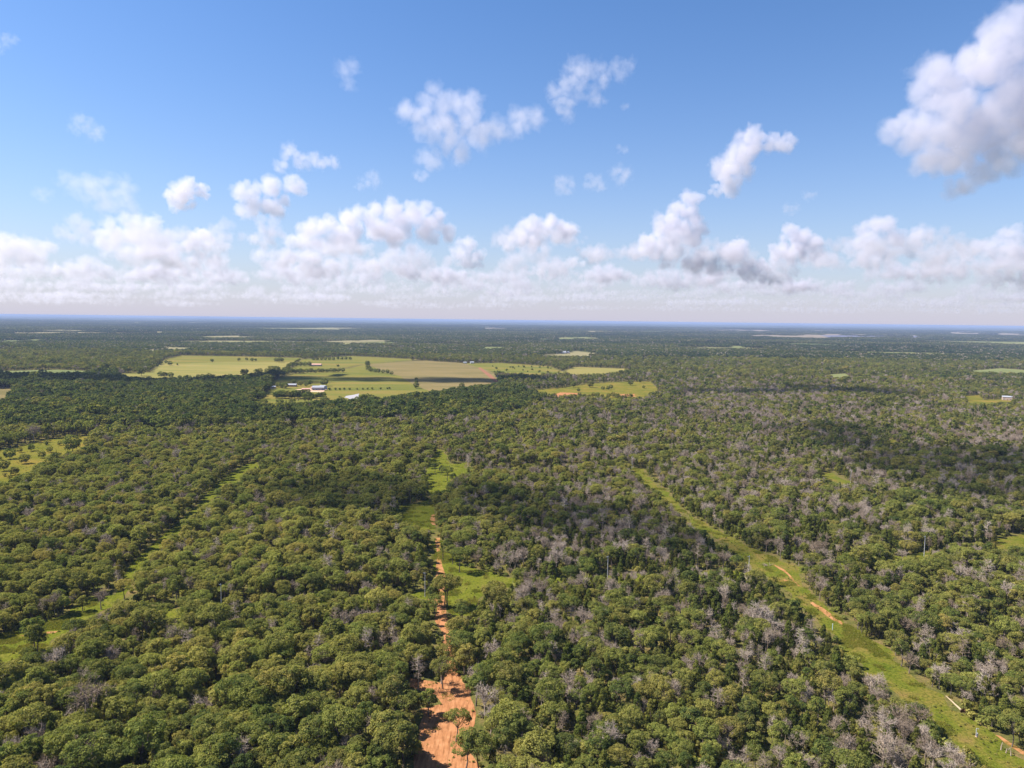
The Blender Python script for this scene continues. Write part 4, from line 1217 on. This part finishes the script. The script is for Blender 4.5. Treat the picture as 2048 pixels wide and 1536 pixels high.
cloud([(780, 430, 55, 30), (850, 430, 50, 30), (720, 440, 50, 30), (790, 470, 90, 35), (640, 450, 50, 25), (620, 480, 70, 30), (700, 480, 60, 30), (870, 465, 50, 25)], 1.0, .45, 170)
cloud([(1080, 450, 45, 25), (1060, 470, 55, 28), (1120, 465, 40, 25), (1015, 485, 30, 20)], 1.0, .45, 120)
cloud([(1385, 395, 28, 20), (1370, 425, 40, 25), (1340, 450, 40, 30), (1385, 465, 40, 30), (1290, 490, 50, 25), (1330, 490, 60, 30)], 1.0, .45, 130)
cloud([(1590, 470, 40, 22), (1620, 485, 45, 22), (1560, 505, 40, 22), (1520, 530, 45, 18), (1600, 510, 50, 22), (1470, 500, 30, 25)], 1.0, .45, 130)
cloud([(1760, 460, 45, 25), (1720, 490, 50, 25), (1790, 490, 60, 25), (1850, 465, 22, 22), (1740, 510, 60, 20)], .8, .5, 120)
cloud([(2020, 470, 35, 20), (1980, 495, 45, 22), (2030, 510, 50, 30), (1930, 510, 30, 15), (2100, 500, 60, 35)], .8, .5, 120)
cloud([(270, 460, 55, 30), (220, 475, 40, 25), (300, 480, 60, 28), (330, 500, 40, 20)], .8, .5, 110)
cloud([(400, 475, 28, 18), (375, 490, 22, 12)], .8, .5, 70)
cloud([(30, 490, 50, 22), (80, 500, 40, 20), (60, 520, 60, 20), (-40, 500, 50, 30)], .6, .5, 110)
cloud([(520, 510, 30, 18), (560, 530, 60, 20)], .5, .6, 90)
cloud([(930, 500, 35, 25), (950, 520, 40, 22)], .8, .5, 80)
cloud([(1190, 510, 30, 18), (1150, 525, 30, 14)], .5, .6, 70)

# the bank of small far cumulus above the horizon (the earth's curve lowers the far ones)
rb = np.random.default_rng(17)
for row, (yy, n_c, rx0, ry0, dk, dn) in enumerate(((488, 7, 75, 20, 10, .26), (508, 9, 80, 20, 11, .3), (530, 12, 90, 21, 13, .36), (552, 15, 90, 17, 17, .36), (570, 16, 85, 13, 22, .28), (586, 16, 95, 10, 30, .24), (600, 14, 120, 8, 40, .2), (614, 10, 170, 6, 55, .15))):
    for k in range(n_c):
        cx = -80 + 2210 * (k + rb.uniform(0.1, 0.9)) / n_c
        cy = yy + rb.normal() * ry0 * .3 + (cx - 1024) * 0.0117
        es = [(cx + rb.normal() * rx0 * .8, cy - abs(rb.normal()) * ry0 * .5, rx0 * rb.uniform(.3, .8), ry0 * rb.uniform(.6, 1.2)) for _ in range(5)]
        cloud(es, dn * 1.3, .5, 60, n=6 + row * 3, D=dk * 1000.0, col=(0.76, 0.745, 0.80))

# clouds overhead, beside the view, whose shade lies on the woods and fields
def shade_cloud(spots, alt=900.0, dens=1.0):
    pts, rs = [], []
    for px, py, w_, d_ in spots:
        g = G(px, py)
        for _ in range(9):
            a, q = rb.random() * 6.283, math.sqrt(rb.random())
            p = g + Vector((math.cos(a) * q * w_ * .7, math.sin(a) * q * d_ * .7, 0)) + SUN * (alt / SUN.z)
            p.z += rb.uniform(-.2, .2) * min(w_, d_)
            pts.append(p); rs.append(min(w_, d_) * rb.uniform(.45, .7))
    cloud_from(pts, rs, 70, dens * 0.5 / float(np.median(rs)), .5, 1)
shade_cloud([(760, 1010, 60, 45), (900, 1020, 50, 40), (1030, 1030, 50, 40), (1180, 1060, 55, 45), (1330, 1085, 50, 35), (1420, 1100, 35, 25)], dens=0.75)
shade_cloud([(1750, 900, 70, 60), (1900, 950, 80, 60), (2020, 1000, 60, 50), (2000, 930, 80, 70), (1650, 870, 60, 50)])
shade_cloud([(60, 765, 160, 90), (200, 768, 160, 80), (340, 765, 160, 80), (460, 764, 140, 80), (540, 760, 120, 80)], dens=2.6)
shade_cloud([(620, 757, 140, 50), (720, 759, 140, 50), (820, 760, 140, 55), (920, 760, 120, 60), (1020, 762, 120, 70)], dens=2.4)
shade_cloud([(1500, 790, 130, 60), (1640, 785, 130, 60), (1780, 790, 120, 55)], dens=1.6)
